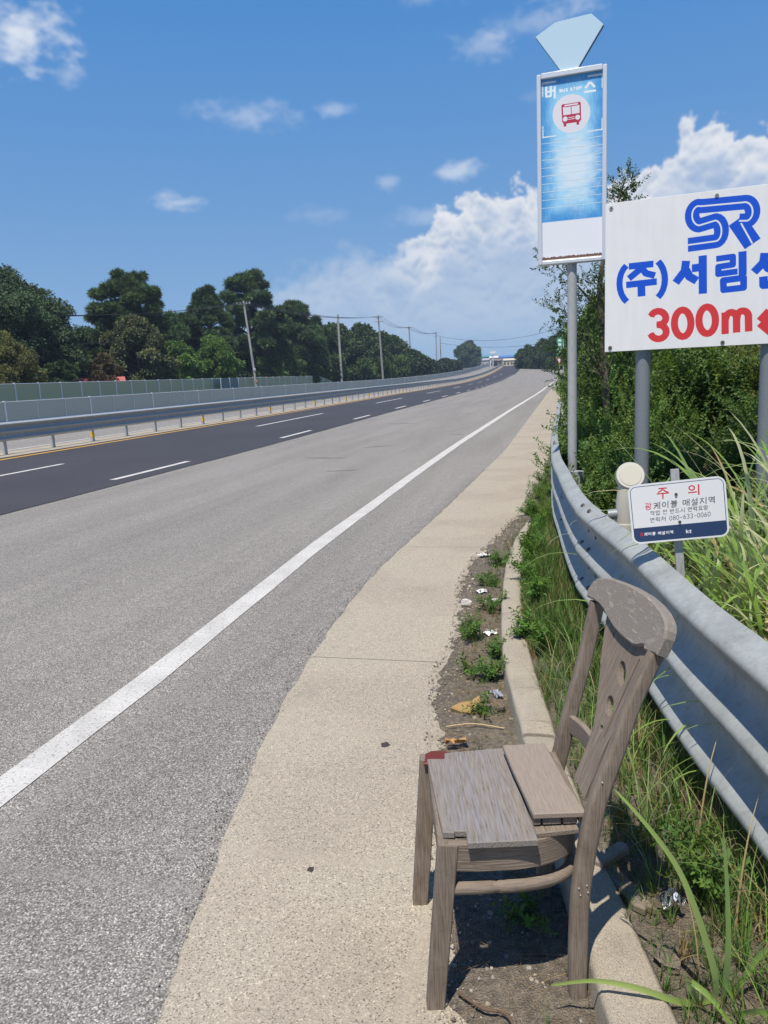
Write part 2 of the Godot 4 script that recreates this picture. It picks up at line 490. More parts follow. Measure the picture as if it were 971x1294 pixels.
func strip(m: MB, xl: Callable, xr: Callable, z0: float, z1: float, y: float, step := 2.0, hint := Vector3.UP) -> void:
	var rows := []
	var n := maxi(1, int(ceil((z0 - z1) / step)))
	for i in n + 1:
		var z := lerpf(z0, z1, float(i) / n)
		var a: float = xl.call(z); var b: float = xr.call(z)
		rows.append(PackedVector3Array([Vector3(a, y + rise(z), z), Vector3((a + b) / 2, y + rise(z), z), Vector3(b, y + rise(z), z)]))
	m.grid(rows, false, hint)
const BIG_INK := [
	[0, 0.0956, [0.5526, 0.7278, 0.7321, 0.7349, 0.7445, 0.7371, 0.7555, 0.7459, 0.7640, 0.7604, 0.7691, 0.7794, 0.7705, 0.8007, 0.7679, 0.8225, 0.7616, 0.8426, 0.7523, 0.8590, 0.7408, 0.8702, 0.7282, 0.8750, 0.6331, 0.8552, 0.6244, 0.8536, 0.6110, 0.8578, 0.5985, 0.8672, 0.5880, 0.8810, 0.5803, 0.8979, 0.5762, 0.9167, 0.5759, 0.9357, 0.5796, 0.9535, 0.5867, 0.9684, 0.5968, 0.9793, 0.6091, 0.9853, 0.6398, 0.9813, 0.9149, 0.9745, 0.9173, 0.9742, 0.9302, 0.9701, 0.9422, 0.9612, 0.9523, 0.9483, 0.9597, 0.9324, 0.9638, 0.9148, 0.9642, 0.8969, 0.9610, 0.8803, 0.9543, 0.8662, 0.9448, 0.8559, 0.9331, 0.8502, 0.8796, 0.8554]],
	[0, 0.1147, [0.8639, 0.8609, 0.9719, 0.6925]],
	[2, 0.0112, [0.5526, 0.7278, 0.7321, 0.7349, 0.7445, 0.7371, 0.7555, 0.7459, 0.7640, 0.7604, 0.7691, 0.7794, 0.7705, 0.8007, 0.7679, 0.8225, 0.7616, 0.8426, 0.7523, 0.8590, 0.7408, 0.8702, 0.7282, 0.8750, 0.6331, 0.8552, 0.6244, 0.8536, 0.6110, 0.8578, 0.5985, 0.8672, 0.5880, 0.8810, 0.5803, 0.8979, 0.5762, 0.9167, 0.5759, 0.9357, 0.5796, 0.9535, 0.5867, 0.9684, 0.5968, 0.9793, 0.6091, 0.9853, 0.6398, 0.9813, 0.9149, 0.9745, 0.9173, 0.9742, 0.9302, 0.9701, 0.9422, 0.9612, 0.9523, 0.9483, 0.9597, 0.9324, 0.9638, 0.9148, 0.9642, 0.8969, 0.9610, 0.8803, 0.9543, 0.8662, 0.9448, 0.8559, 0.9331, 0.8502, 0.8796, 0.8554]],
	[2, 0.0112, [0.8933, 0.8388, 0.9694, 0.6952]],
	[0, 0.0433, [0.1379, 0.3657, 0.1162, 0.3912, 0.0994, 0.4233, 0.0885, 0.4601, 0.0842, 0.4991, 0.0869, 0.5375, 0.0963, 0.5728, 0.1118, 0.6028, 0.1322, 0.6254]],
	[0, 0.0433, [0.3523, 0.6339, 0.3724, 0.6085, 0.3880, 0.5770, 0.3980, 0.5414, 0.4018, 0.5039, 0.3993, 0.4670, 0.3905, 0.4328, 0.3758, 0.4036, 0.3564, 0.3812]],
	[0, 0.0460, [0.1501, 0.6170, 0.3209, 0.6198]],
	[0, 0.0460, [0.2373, 0.6170, 0.2206, 0.5838, 0.1509, 0.5311]],
	[0, 0.0460, [0.2402, 0.5981, 0.2696, 0.5581, 0.3326, 0.5365]],
	[0, 0.0460, [0.1327, 0.4868, 0.3463, 0.4928]],
	[0, 0.0542, [0.2390, 0.4846, 0.2415, 0.3970]],
	[0, 0.0542, [0.5424, 0.6198, 0.5351, 0.5514, 0.4756, 0.4738]],
	[0, 0.0542, [0.5438, 0.5571, 0.5663, 0.5093, 0.6174, 0.4748]],
	[0, 0.0542, [0.5827, 0.5640, 0.6402, 0.5665]],
	[0, 0.0542, [0.6519, 0.6456, 0.6598, 0.3823]],
	[0, 0.0406, [0.7416, 0.6138, 0.8486, 0.6188, 0.8503, 0.5650, 0.7567, 0.5584, 0.7580, 0.5093, 0.8821, 0.5161]],
	[0, 0.0515, [0.9090, 0.6484, 0.9155, 0.4876]],
	[0, 0.0433, [0.7913, 0.4625, 0.9221, 0.4691, 0.9243, 0.4023, 0.7956, 0.3974, 0.7913, 0.4625]],
	[0, 0.0542, [1.0498, 0.6244, 1.0439, 0.5621, 0.9868, 0.5016]],
	[0, 0.0542, [1.0498, 0.5615, 1.0748, 0.5214, 1.1224, 0.5020]],
	[0, 0.0542, [1.1771, 0.6429, 1.1863, 0.4736]],
	[0, 0.0542, [1.1824, 0.5677, 1.2296, 0.5694]],
	[0, 0.0542, [1.0473, 0.4670, 1.0506, 0.4096, 1.2015, 0.4120]],
	[1, 0.0478, [0.3100, 0.2491, 0.3191, 0.2658, 0.3349, 0.2773, 0.3547, 0.2817, 0.3755, 0.2784, 0.3939, 0.2678, 0.4071, 0.2518, 0.4130, 0.2328, 0.4106, 0.2138, 0.4004, 0.1978, 0.3838, 0.1874, 0.3513, 0.1836]],
	[1, 0.0478, [0.3513, 0.1836, 0.3713, 0.1842, 0.3897, 0.1767, 0.4047, 0.1639, 0.4144, 0.1473, 0.4176, 0.1291, 0.4139, 0.1115, 0.4038, 0.0966, 0.3885, 0.0865, 0.3698, 0.0822, 0.3503, 0.0845, 0.3322, 0.0931, 0.3179, 0.1068, 0.3093, 0.1239]],
	[1, 0.0478, [0.5269, 0.2789, 0.5444, 0.2730, 0.5604, 0.2585, 0.5732, 0.2367, 0.5818, 0.2097, 0.5852, 0.1802, 0.5831, 0.1511, 0.5757, 0.1251, 0.5638, 0.1048, 0.5483, 0.0922, 0.5310, 0.0885, 0.5134, 0.0943, 0.4973, 0.1089, 0.4842, 0.1308, 0.4756, 0.1580, 0.4723, 0.1877, 0.4745, 0.2170, 0.4820, 0.2430, 0.4941, 0.2632, 0.5096, 0.2755, 0.5269, 0.2789]],
	[1, 0.0478, [0.6910, 0.2880, 0.7081, 0.2822, 0.7237, 0.2678, 0.7364, 0.2463, 0.7449, 0.2196, 0.7484, 0.1905, 0.7465, 0.1617, 0.7394, 0.1360, 0.7278, 0.1159, 0.7128, 0.1035, 0.6959, 0.0999, 0.6786, 0.1056, 0.6628, 0.1200, 0.6500, 0.1417, 0.6414, 0.1686, 0.6380, 0.1980, 0.6400, 0.2270, 0.6472, 0.2526, 0.6590, 0.2725, 0.6740, 0.2847, 0.6910, 0.2880]],
	[1, 0.0478, [0.8100, 0.2414, 0.8145, 0.0900]],
	[1, 0.0478, [0.8116, 0.1889, 0.8177, 0.2084, 0.8214, 0.2209, 0.8288, 0.2308, 0.8389, 0.2369, 0.8506, 0.2385, 0.8624, 0.2353, 0.8730, 0.2277, 0.8809, 0.2168, 0.8854, 0.2037, 0.8893, 0.0959]],
	[1, 0.0478, [0.8866, 0.1838, 0.8898, 0.2138, 0.8938, 0.2263, 0.9016, 0.2361, 0.9123, 0.2421, 0.9247, 0.2435, 0.9373, 0.2403, 0.9484, 0.2327, 0.9569, 0.2218, 0.9616, 0.2088, 0.9671, 0.0989]],
	[1, 0.0988, [1.0530, 0.1505, 1.1099, 0.2161]],
	[1, 0.0988, [1.0523, 0.1686, 1.1262, 0.0993]],
	[1, 0.0797, [1.1062, 0.1585, 1.2291, 0.1669]],
]
const BUS_INK := [
	[2, 0.0171, [0.0306, 1.4343, 0.0300, 1.3521]],
	[2, 0.0171, [0.0693, 1.4331, 0.0688, 1.3510]],
	[2, 0.0137, [0.0303, 1.3932, 0.0690, 1.3921]],
	[2, 0.0160, [0.0300, 1.3567, 0.0688, 1.3556]],
	[2, 0.0160, [0.1011, 1.4283, 0.1006, 1.3326]],
	[2, 0.0137, [0.0710, 1.3964, 0.0990, 1.3949]],
	[2, 0.0171, [0.3872, 1.4195, 0.3516, 1.3746]],
	[2, 0.0171, [0.3909, 1.4163, 0.4285, 1.3721]],
	[2, 0.0160, [0.3422, 1.3471, 0.4361, 1.3458]],
	[2, 0.0069, [0.1422, 1.3749, 0.1423, 1.3967, 0.1562, 1.3927, 0.1561, 1.3872, 0.1423, 1.3858]],
	[2, 0.0069, [0.1423, 1.3858, 0.1578, 1.3828, 0.1578, 1.3762, 0.1422, 1.3749]],
	[2, 0.0069, [0.1673, 1.3966, 0.1672, 1.3770, 0.1741, 1.3745, 0.1810, 1.3763, 0.1811, 1.3959]],
	[2, 0.0069, [0.2068, 1.3936, 0.1939, 1.3954, 0.1939, 1.3867, 0.2059, 1.3839, 0.2059, 1.3752, 0.1921, 1.3759]],
	[2, 0.0069, [0.2449, 1.3936, 0.2321, 1.3953, 0.2320, 1.3867, 0.2440, 1.3838, 0.2440, 1.3752, 0.2303, 1.3759]],
	[2, 0.0069, [0.2551, 1.3965, 0.2705, 1.3956]],
	[2, 0.0069, [0.2628, 1.3961, 0.2627, 1.3744]],
	[2, 0.0069, [0.2797, 1.3769, 0.2797, 1.3943, 0.2934, 1.3935, 0.2934, 1.3762, 0.2797, 1.3769]],
	[2, 0.0069, [0.3044, 1.3747, 0.3044, 1.3964, 0.3180, 1.3946, 0.3180, 1.3848, 0.3044, 1.3845]],
	[5, 0.1667, [0.3071, 1.1844, 0.3047, 1.1673, 0.2977, 1.1520, 0.2865, 1.1395, 0.2718, 1.1308, 0.2548, 1.1263, 0.2364, 1.1265, 0.2181, 1.1314, 0.2009, 1.1405, 0.1862, 1.1533, 0.1750, 1.1690, 0.1679, 1.1864, 0.1656, 1.2043, 0.1681, 1.2215, 0.1752, 1.2368, 0.1866, 1.2492, 0.2013, 1.2579, 0.2184, 1.2622, 0.2367, 1.2619, 0.2550, 1.2569, 0.2720, 1.2478, 0.2866, 1.2350, 0.2977, 1.2195, 0.3048, 1.2022, 0.3071, 1.1844]],
	[5, 0.1713, [0.2078, 1.1983, 0.2652, 1.1903]],
	[6, 0.0114, [0.1610, 1.2690, 0.1672, 1.1351]],
	[6, 0.0114, [0.3081, 1.2689, 0.3119, 1.1317]],
	[6, 0.0137, [0.1591, 1.2647, 0.1802, 1.2654]],
	[6, 0.0228, [0.1629, 1.2660, 0.1802, 1.2654]],
	[6, 0.0228, [0.2910, 1.2659, 0.3100, 1.2650]],
	[6, 0.0057, [0.1802, 1.2727, 0.2910, 1.2731]],
	[6, 0.0069, [0.1821, 1.2541, 0.2910, 1.2550]],
	[6, 0.0057, [0.2348, 1.2557, 0.2375, 1.1850]],
	[6, 0.0160, [0.1635, 1.1770, 0.3119, 1.1774]],
	[6, 0.0685, [0.1702, 1.1549, 0.3081, 1.1560]],
	[6, 0.0206, [0.1836, 1.1329, 0.1854, 1.0995]],
	[6, 0.0206, [0.2890, 1.1321, 0.2909, 1.0998]],
	[5, 0.0388, [0.1856, 1.1583, 0.1875, 1.1581]],
	[5, 0.0388, [0.2881, 1.1588, 0.2900, 1.1585]],
	[5, 0.0057, [0.2125, 1.1656, 0.2643, 1.1658]],
	[5, 0.0057, [0.2125, 1.1509, 0.2642, 1.1529]],
]
const CABLE_INK := [
	[1, 0.0050, [0.1212, 0.2207, 0.1536, 0.2201]],
	[1, 0.0050, [0.1379, 0.2199, 0.1309, 0.2109, 0.1180, 0.2047]],
	[1, 0.0050, [0.1389, 0.2151, 0.1463, 0.2067, 0.1569, 0.2029]],
	[1, 0.0050, [0.1127, 0.1991, 0.1604, 0.1990]],
	[1, 0.0050, [0.1365, 0.1985, 0.1347, 0.1762]],
	[1, 0.0050, [0.2591, 0.2083, 0.2578, 0.2045, 0.2547, 0.2017, 0.2505, 0.2004, 0.2460, 0.2009, 0.2420, 0.2031, 0.2394, 0.2066, 0.2387, 0.2106, 0.2400, 0.2144, 0.2431, 0.2173, 0.2473, 0.2185, 0.2519, 0.2180, 0.2558, 0.2158, 0.2584, 0.2124, 0.2591, 0.2083]],
	[1, 0.0050, [0.2334, 0.1909, 0.2676, 0.1912]],
	[1, 0.0055, [0.2760, 0.2216, 0.2736, 0.1784]],
	[1, 0.0030, [0.0639, 0.1630, 0.0765, 0.1630, 0.0744, 0.1556]],
	[1, 0.0030, [0.0690, 0.1571, 0.0684, 0.1511]],
	[1, 0.0030, [0.0613, 0.1497, 0.0782, 0.1512]],
	[1, 0.0030, [0.0837, 0.1660, 0.0822, 0.1482]],
	[1, 0.0030, [0.0829, 0.1571, 0.0885, 0.1571]],
	[1, 0.0030, [0.0831, 0.1423, 0.0803, 0.1385, 0.0742, 0.1369, 0.0684, 0.1384, 0.0663, 0.1422, 0.0690, 0.1460, 0.0751, 0.1476, 0.0809, 0.1460, 0.0831, 0.1423]],
	[3, 0.0030, [0.0973, 0.1602, 0.1085, 0.1602, 0.1061, 0.1483, 0.0956, 0.1394]],
	[3, 0.0030, [0.0974, 0.1513, 0.1069, 0.1519]],
	[3, 0.0030, [0.1077, 0.1513, 0.1133, 0.1513]],
	[3, 0.0030, [0.1144, 0.1646, 0.1122, 0.1380]],
	[3, 0.0030, [0.1215, 0.1661, 0.1190, 0.1365]],
	[3, 0.0030, [0.1441, 0.1529, 0.1416, 0.1466, 0.1365, 0.1440, 0.1318, 0.1466, 0.1303, 0.1529, 0.1328, 0.1591, 0.1379, 0.1618, 0.1426, 0.1592, 0.1441, 0.1529]],
	[3, 0.0030, [0.1535, 0.1662, 0.1511, 0.1367]],
	[3, 0.0030, [0.1689, 0.1663, 0.1682, 0.1575, 0.1847, 0.1575, 0.1854, 0.1663]],
	[3, 0.0030, [0.1685, 0.1619, 0.1850, 0.1619]],
	[3, 0.0030, [0.1623, 0.1530, 0.1899, 0.1539]],
	[3, 0.0030, [0.1675, 0.1492, 0.1841, 0.1498, 0.1836, 0.1442, 0.1670, 0.1433, 0.1666, 0.1377, 0.1845, 0.1383]],
	[3, 0.0030, [0.2117, 0.1606, 0.2212, 0.1606, 0.2201, 0.1459, 0.2105, 0.1459, 0.2117, 0.1606]],
	[3, 0.0030, [0.2276, 0.1650, 0.2255, 0.1386]],
	[3, 0.0030, [0.2267, 0.1532, 0.2338, 0.1532]],
	[3, 0.0030, [0.2353, 0.1664, 0.2330, 0.1371]],
	[3, 0.0030, [0.2517, 0.1651, 0.2498, 0.1577, 0.2439, 0.1519]],
	[3, 0.0030, [0.2513, 0.1592, 0.2576, 0.1534]],
	[3, 0.0030, [0.2581, 0.1592, 0.2649, 0.1592]],
	[3, 0.0030, [0.2660, 0.1665, 0.2649, 0.1519]],
	[3, 0.0030, [0.2478, 0.1490, 0.2647, 0.1496, 0.2643, 0.1440, 0.2473, 0.1431, 0.2469, 0.1378, 0.2654, 0.1382]],
	[3, 0.0030, [0.2774, 0.1608, 0.2923, 0.1614]],
	[3, 0.0030, [0.2850, 0.1608, 0.2821, 0.1520, 0.2751, 0.1418]],
	[3, 0.0030, [0.2844, 0.1535, 0.2915, 0.1433]],
	[3, 0.0030, [0.3003, 0.1666, 0.2981, 0.1375]],
	[3, 0.0030, [0.3219, 0.1580, 0.3198, 0.1535, 0.3155, 0.1516, 0.3115, 0.1535, 0.3100, 0.1580, 0.3121, 0.1625, 0.3164, 0.1644, 0.3205, 0.1625, 0.3219, 0.1580]],
	[3, 0.0030, [0.3221, 0.1609, 0.3302, 0.1609]],
	[3, 0.0030, [0.3217, 0.1551, 0.3297, 0.1551]],
	[3, 0.0030, [0.3311, 0.1667, 0.3299, 0.1493]],
	[3, 0.0030, [0.3130, 0.1463, 0.3305, 0.1470, 0.3290, 0.1376]],
	[3, 0.0019, [0.0816, 0.1281, 0.0917, 0.1286]],
	[3, 0.0019, [0.0867, 0.1282, 0.0810, 0.1207]],
	[3, 0.0019, [0.0865, 0.1256, 0.0911, 0.1212]],
	[3, 0.0019, [0.0952, 0.1305, 0.0942, 0.1188]],
	[3, 0.0019, [0.0947, 0.1247, 0.0983, 0.1247]],
	[3, 0.0019, [0.0834, 0.1169, 0.0944, 0.1173, 0.0935, 0.1111]],
	[3, 0.0019, [0.1105, 0.1252, 0.1091, 0.1225, 0.1062, 0.1213, 0.1034, 0.1225, 0.1025, 0.1252, 0.1039, 0.1280, 0.1068, 0.1291, 0.1096, 0.1280, 0.1105, 0.1252]],
	[3, 0.0019, [0.1105, 0.1252, 0.1160, 0.1252]],
	[3, 0.0019, [0.1168, 0.1307, 0.1159, 0.1200]],
	[3, 0.0019, [0.1054, 0.1186, 0.1047, 0.1112, 0.1152, 0.1113, 0.1158, 0.1186]],
	[3, 0.0019, [0.1051, 0.1151, 0.1155, 0.1151]],
	[3, 0.0019, [0.1307, 0.1289, 0.1398, 0.1293]],
	[3, 0.0019, [0.1352, 0.1289, 0.1300, 0.1212]],
	[3, 0.0019, [0.1350, 0.1260, 0.1391, 0.1216]],
	[3, 0.0019, [0.1395, 0.1255, 0.1440, 0.1255]],
	[3, 0.0019, [0.1448, 0.1309, 0.1438, 0.1193]],
	[3, 0.0019, [0.1334, 0.1183, 0.1329, 0.1121, 0.1444, 0.1125]],
	[3, 0.0019, [0.1596, 0.1301, 0.1589, 0.1214, 0.1661, 0.1214, 0.1668, 0.1301]],
	[3, 0.0019, [0.1592, 0.1259, 0.1665, 0.1259]],
	[3, 0.0019, [0.1714, 0.1311, 0.1705, 0.1191]],
	[3, 0.0019, [0.1710, 0.1253, 0.1749, 0.1253]],
	[3, 0.0019, [0.1614, 0.1185, 0.1608, 0.1123, 0.1723, 0.1128]],
	[3, 0.0019, [0.1928, 0.1294, 0.1820, 0.1289, 0.1813, 0.1206, 0.1925, 0.1213]],
	[3, 0.0019, [0.1772, 0.1148, 0.1953, 0.1155]],
	[3, 0.0019, [0.2050, 0.1295, 0.2035, 0.1218, 0.1983, 0.1150]],
	[3, 0.0019, [0.2045, 0.1228, 0.2088, 0.1160]],
	[3, 0.0019, [0.2150, 0.1315, 0.2135, 0.1122]],
	[3, 0.0019, [0.2354, 0.1259, 0.2340, 0.1229, 0.2311, 0.1216, 0.2284, 0.1229, 0.2275, 0.1259, 0.2289, 0.1289, 0.2317, 0.1301, 0.2344, 0.1289, 0.2354, 0.1259]],
	[3, 0.0019, [0.2355, 0.1278, 0.2409, 0.1278]],
	[3, 0.0019, [0.2352, 0.1240, 0.2406, 0.1240]],
	[3, 0.0019, [0.2415, 0.1317, 0.2406, 0.1198]],
	[3, 0.0019, [0.2304, 0.1191, 0.2299, 0.1130, 0.2412, 0.1134]],
	[3, 0.0019, [0.2481, 0.1303, 0.2562, 0.1307, 0.2558, 0.1264, 0.2483, 0.1260, 0.2480, 0.1218, 0.2569, 0.1222]],
	[3, 0.0019, [0.2612, 0.1318, 0.2604, 0.1203]],
	[3, 0.0019, [0.2608, 0.1261, 0.2644, 0.1261]],
	[3, 0.0019, [0.2499, 0.1184, 0.2606, 0.1188, 0.2598, 0.1126]],
	[3, 0.0019, [0.2816, 0.1272, 0.2798, 0.1242, 0.2760, 0.1230, 0.2723, 0.1242, 0.2709, 0.1272, 0.2727, 0.1302, 0.2766, 0.1314, 0.2803, 0.1302, 0.2816, 0.1272]],
	[3, 0.0019, [0.2729, 0.1224, 0.2724, 0.1166]],
	[3, 0.0019, [0.2788, 0.1224, 0.2783, 0.1166]],
	[3, 0.0019, [0.2665, 0.1156, 0.2843, 0.1163]],
	[3, 0.0019, [0.2894, 0.1306, 0.2965, 0.1310, 0.2959, 0.1230, 0.2891, 0.1225, 0.2894, 0.1306]],
	[3, 0.0019, [0.3014, 0.1322, 0.3006, 0.1211]],
	[3, 0.0019, [0.3010, 0.1268, 0.3049, 0.1268]],
	[3, 0.0019, [0.3011, 0.1168, 0.2994, 0.1144, 0.2956, 0.1134, 0.2919, 0.1144, 0.2905, 0.1168, 0.2922, 0.1192, 0.2961, 0.1203, 0.2997, 0.1193, 0.3011, 0.1169]],
	[3, 0.0019, [0.0866, 0.0960, 0.0851, 0.0930, 0.0820, 0.0917, 0.0791, 0.0930, 0.0781, 0.0960, 0.0796, 0.0990, 0.0827, 0.1003, 0.0856, 0.0991, 0.0866, 0.0960]],
	[3, 0.0019, [0.0868, 0.0980, 0.0925, 0.0980]],
	[3, 0.0019, [0.0864, 0.0941, 0.0922, 0.0941]],
	[3, 0.0019, [0.0933, 0.1019, 0.0922, 0.0898]],
	[3, 0.0019, [0.0812, 0.0892, 0.0806, 0.0829, 0.0928, 0.0834]],
	[3, 0.0019, [0.1005, 0.1005, 0.1092, 0.1009, 0.1088, 0.0967, 0.1007, 0.0962, 0.1003, 0.0919, 0.1100, 0.0924]],
	[3, 0.0019, [0.1146, 0.1021, 0.1137, 0.0905]],
	[3, 0.0019, [0.1142, 0.0963, 0.1180, 0.0963]],
	[3, 0.0019, [0.1023, 0.0884, 0.1139, 0.0889, 0.1130, 0.0826]],
	[3, 0.0019, [0.1256, 0.1019, 0.1298, 0.1019]],
	[3, 0.0019, [0.1224, 0.0980, 0.1326, 0.0985]],
	[3, 0.0019, [0.1275, 0.0980, 0.1214, 0.0867]],
	[3, 0.0019, [0.1272, 0.0936, 0.1316, 0.0872]],
	[3, 0.0019, [0.1322, 0.0942, 0.1372, 0.0942]],
	[3, 0.0019, [0.1383, 0.1024, 0.1366, 0.0829]],
	[3, 0.0019, [0.1632, 0.0930, 0.1619, 0.0875, 0.1592, 0.0841, 0.1563, 0.0841, 0.1542, 0.0874, 0.1538, 0.0929, 0.1551, 0.0984, 0.1577, 0.1018, 0.1607, 0.1018, 0.1628, 0.0985, 0.1632, 0.0930]],
	[3, 0.0019, [0.1766, 0.0980, 0.1752, 0.0948, 0.1721, 0.0935, 0.1693, 0.0948, 0.1684, 0.0979, 0.1698, 0.1011, 0.1728, 0.1024, 0.1757, 0.1011, 0.1766, 0.0980]],
	[3, 0.0019, [0.1764, 0.0885, 0.1748, 0.0850, 0.1713, 0.0836, 0.1681, 0.0850, 0.1670, 0.0884, 0.1686, 0.0918, 0.1721, 0.0933, 0.1753, 0.0919, 0.1764, 0.0885]],
	[3, 0.0019, [0.1904, 0.0933, 0.1890, 0.0878, 0.1864, 0.0844, 0.1835, 0.0844, 0.1814, 0.0877, 0.1810, 0.0932, 0.1823, 0.0987, 0.1849, 0.1021, 0.1878, 0.1021, 0.1899, 0.0987, 0.1904, 0.0933]],
	[3, 0.0019, [0.1944, 0.0924, 0.2038, 0.0924]],
	[3, 0.0019, [0.2164, 0.1026, 0.2114, 0.0993, 0.2080, 0.0906]],
	[3, 0.0019, [0.2169, 0.0897, 0.2153, 0.0859, 0.2120, 0.0842, 0.2090, 0.0858, 0.2080, 0.0896, 0.2096, 0.0935, 0.2129, 0.0951, 0.2159, 0.0935, 0.2169, 0.0897]],
	[3, 0.0019, [0.2222, 0.1014, 0.2270, 0.1033, 0.2308, 0.0995, 0.2263, 0.0943, 0.2306, 0.0898, 0.2255, 0.0840, 0.2207, 0.0863]],
	[3, 0.0019, [0.2356, 0.1015, 0.2404, 0.1035, 0.2442, 0.0996, 0.2397, 0.0944, 0.2441, 0.0900, 0.2389, 0.0842, 0.2342, 0.0865]],
	[3, 0.0019, [0.2484, 0.0930, 0.2577, 0.0930]],
	[3, 0.0019, [0.2712, 0.0941, 0.2699, 0.0887, 0.2673, 0.0853, 0.2644, 0.0853, 0.2623, 0.0887, 0.2619, 0.0941, 0.2632, 0.0995, 0.2657, 0.1029, 0.2686, 0.1029, 0.2707, 0.0996, 0.2712, 0.0942]],
	[3, 0.0019, [0.2845, 0.0943, 0.2832, 0.0889, 0.2807, 0.0855, 0.2778, 0.0855, 0.2757, 0.0888, 0.2752, 0.0942, 0.2765, 0.0997, 0.2791, 0.1030, 0.2820, 0.1031, 0.2841, 0.0997, 0.2845, 0.0943]],
	[3, 0.0019, [0.2968, 0.1035, 0.2919, 0.1002, 0.2886, 0.0915]],
	[3, 0.0019, [0.2974, 0.0906, 0.2958, 0.0868, 0.2926, 0.0852, 0.2896, 0.0867, 0.2885, 0.0905, 0.2901, 0.0943, 0.2933, 0.0959, 0.2963, 0.0944, 0.2974, 0.0906]],
	[3, 0.0019, [0.3112, 0.0946, 0.3099, 0.0892, 0.3073, 0.0858, 0.3045, 0.0858, 0.3024, 0.0891, 0.3019, 0.0945, 0.3032, 0.0999, 0.3058, 0.1033, 0.3086, 0.1033, 0.3107, 0.1000, 0.3112, 0.0946]],
	[1, 0.0025, [0.0340, 0.0413, 0.0399, 0.0414, 0.0389, 0.0379]],
	[1, 0.0025, [0.0364, 0.0385, 0.0361, 0.0357]],
	[1, 0.0025, [0.0327, 0.0350, 0.0407, 0.0358]],
	[1, 0.0025, [0.0433, 0.0428, 0.0426, 0.0344]],
	[1, 0.0025, [0.0429, 0.0386, 0.0456, 0.0386]],
	[1, 0.0025, [0.0430, 0.0316, 0.0417, 0.0298, 0.0388, 0.0290, 0.0361, 0.0297, 0.0351, 0.0315, 0.0364, 0.0333, 0.0392, 0.0341, 0.0420, 0.0334, 0.0430, 0.0316]],
	[2, 0.0025, [0.0499, 0.0397, 0.0552, 0.0398, 0.0540, 0.0342, 0.0490, 0.0299]],
	[2, 0.0025, [0.0499, 0.0355, 0.0544, 0.0358]],
	[2, 0.0025, [0.0548, 0.0356, 0.0574, 0.0356]],
	[2, 0.0025, [0.0580, 0.0419, 0.0569, 0.0293]],
	[2, 0.0025, [0.0613, 0.0426, 0.0601, 0.0286]],
	[2, 0.0025, [0.0722, 0.0361, 0.0709, 0.0331, 0.0685, 0.0319, 0.0663, 0.0331, 0.0656, 0.0360, 0.0668, 0.0390, 0.0692, 0.0403, 0.0714, 0.0391, 0.0722, 0.0361]],
	[2, 0.0025, [0.0766, 0.0424, 0.0754, 0.0285]],
	[2, 0.0025, [0.0841, 0.0422, 0.0837, 0.0380, 0.0916, 0.0380, 0.0919, 0.0422]],
	[2, 0.0025, [0.0839, 0.0401, 0.0917, 0.0401]],
	[2, 0.0025, [0.0809, 0.0359, 0.0940, 0.0364]],
	[2, 0.0025, [0.0834, 0.0341, 0.0913, 0.0344, 0.0910, 0.0318, 0.0831, 0.0313, 0.0829, 0.0286, 0.0914, 0.0290]],
	[2, 0.0025, [0.1046, 0.0391, 0.1091, 0.0391, 0.1085, 0.0322, 0.1040, 0.0321, 0.1046, 0.0391]],
	[2, 0.0025, [0.1122, 0.0412, 0.1111, 0.0287]],
	[2, 0.0025, [0.1117, 0.0357, 0.1151, 0.0357]],
	[2, 0.0025, [0.1159, 0.0420, 0.1147, 0.0280]],
	[2, 0.0025, [0.1239, 0.0410, 0.1229, 0.0375, 0.1201, 0.0347]],
	[2, 0.0025, [0.1236, 0.0382, 0.1266, 0.0355]],
	[2, 0.0025, [0.1269, 0.0383, 0.1301, 0.0383]],
	[2, 0.0025, [0.1307, 0.0418, 0.1301, 0.0348]],
	[2, 0.0025, [0.1219, 0.0334, 0.1300, 0.0337, 0.1298, 0.0311, 0.1217, 0.0306, 0.1215, 0.0281, 0.1303, 0.0283]],
	[2, 0.0025, [0.1363, 0.0387, 0.1434, 0.0391]],
	[2, 0.0025, [0.1399, 0.0388, 0.1385, 0.0346, 0.1351, 0.0297]],
	[2, 0.0025, [0.1396, 0.0353, 0.1430, 0.0305]],
	[2, 0.0025, [0.1473, 0.0416, 0.1461, 0.0277]],
	[2, 0.0025, [0.1578, 0.0372, 0.1568, 0.0350, 0.1547, 0.0341, 0.1528, 0.0350, 0.1521, 0.0371, 0.1531, 0.0393, 0.1552, 0.0402, 0.1571, 0.0394, 0.1578, 0.0372]],
	[2, 0.0025, [0.1579, 0.0386, 0.1618, 0.0386]],
	[2, 0.0025, [0.1577, 0.0358, 0.1615, 0.0359]],
	[2, 0.0025, [0.1623, 0.0414, 0.1616, 0.0331]],
	[2, 0.0025, [0.1535, 0.0316, 0.1619, 0.0320, 0.1611, 0.0275]],
	[2, 0.0039, [0.2151, 0.0395, 0.2138, 0.0242]],
	[2, 0.0039, [0.2226, 0.0342, 0.2144, 0.0288]],
	[2, 0.0039, [0.2172, 0.0303, 0.2224, 0.0242]],
	[2, 0.0039, [0.2297, 0.0375, 0.2287, 0.0252, 0.2332, 0.0242]],
	[2, 0.0039, [0.2260, 0.0336, 0.2339, 0.0337]],
]

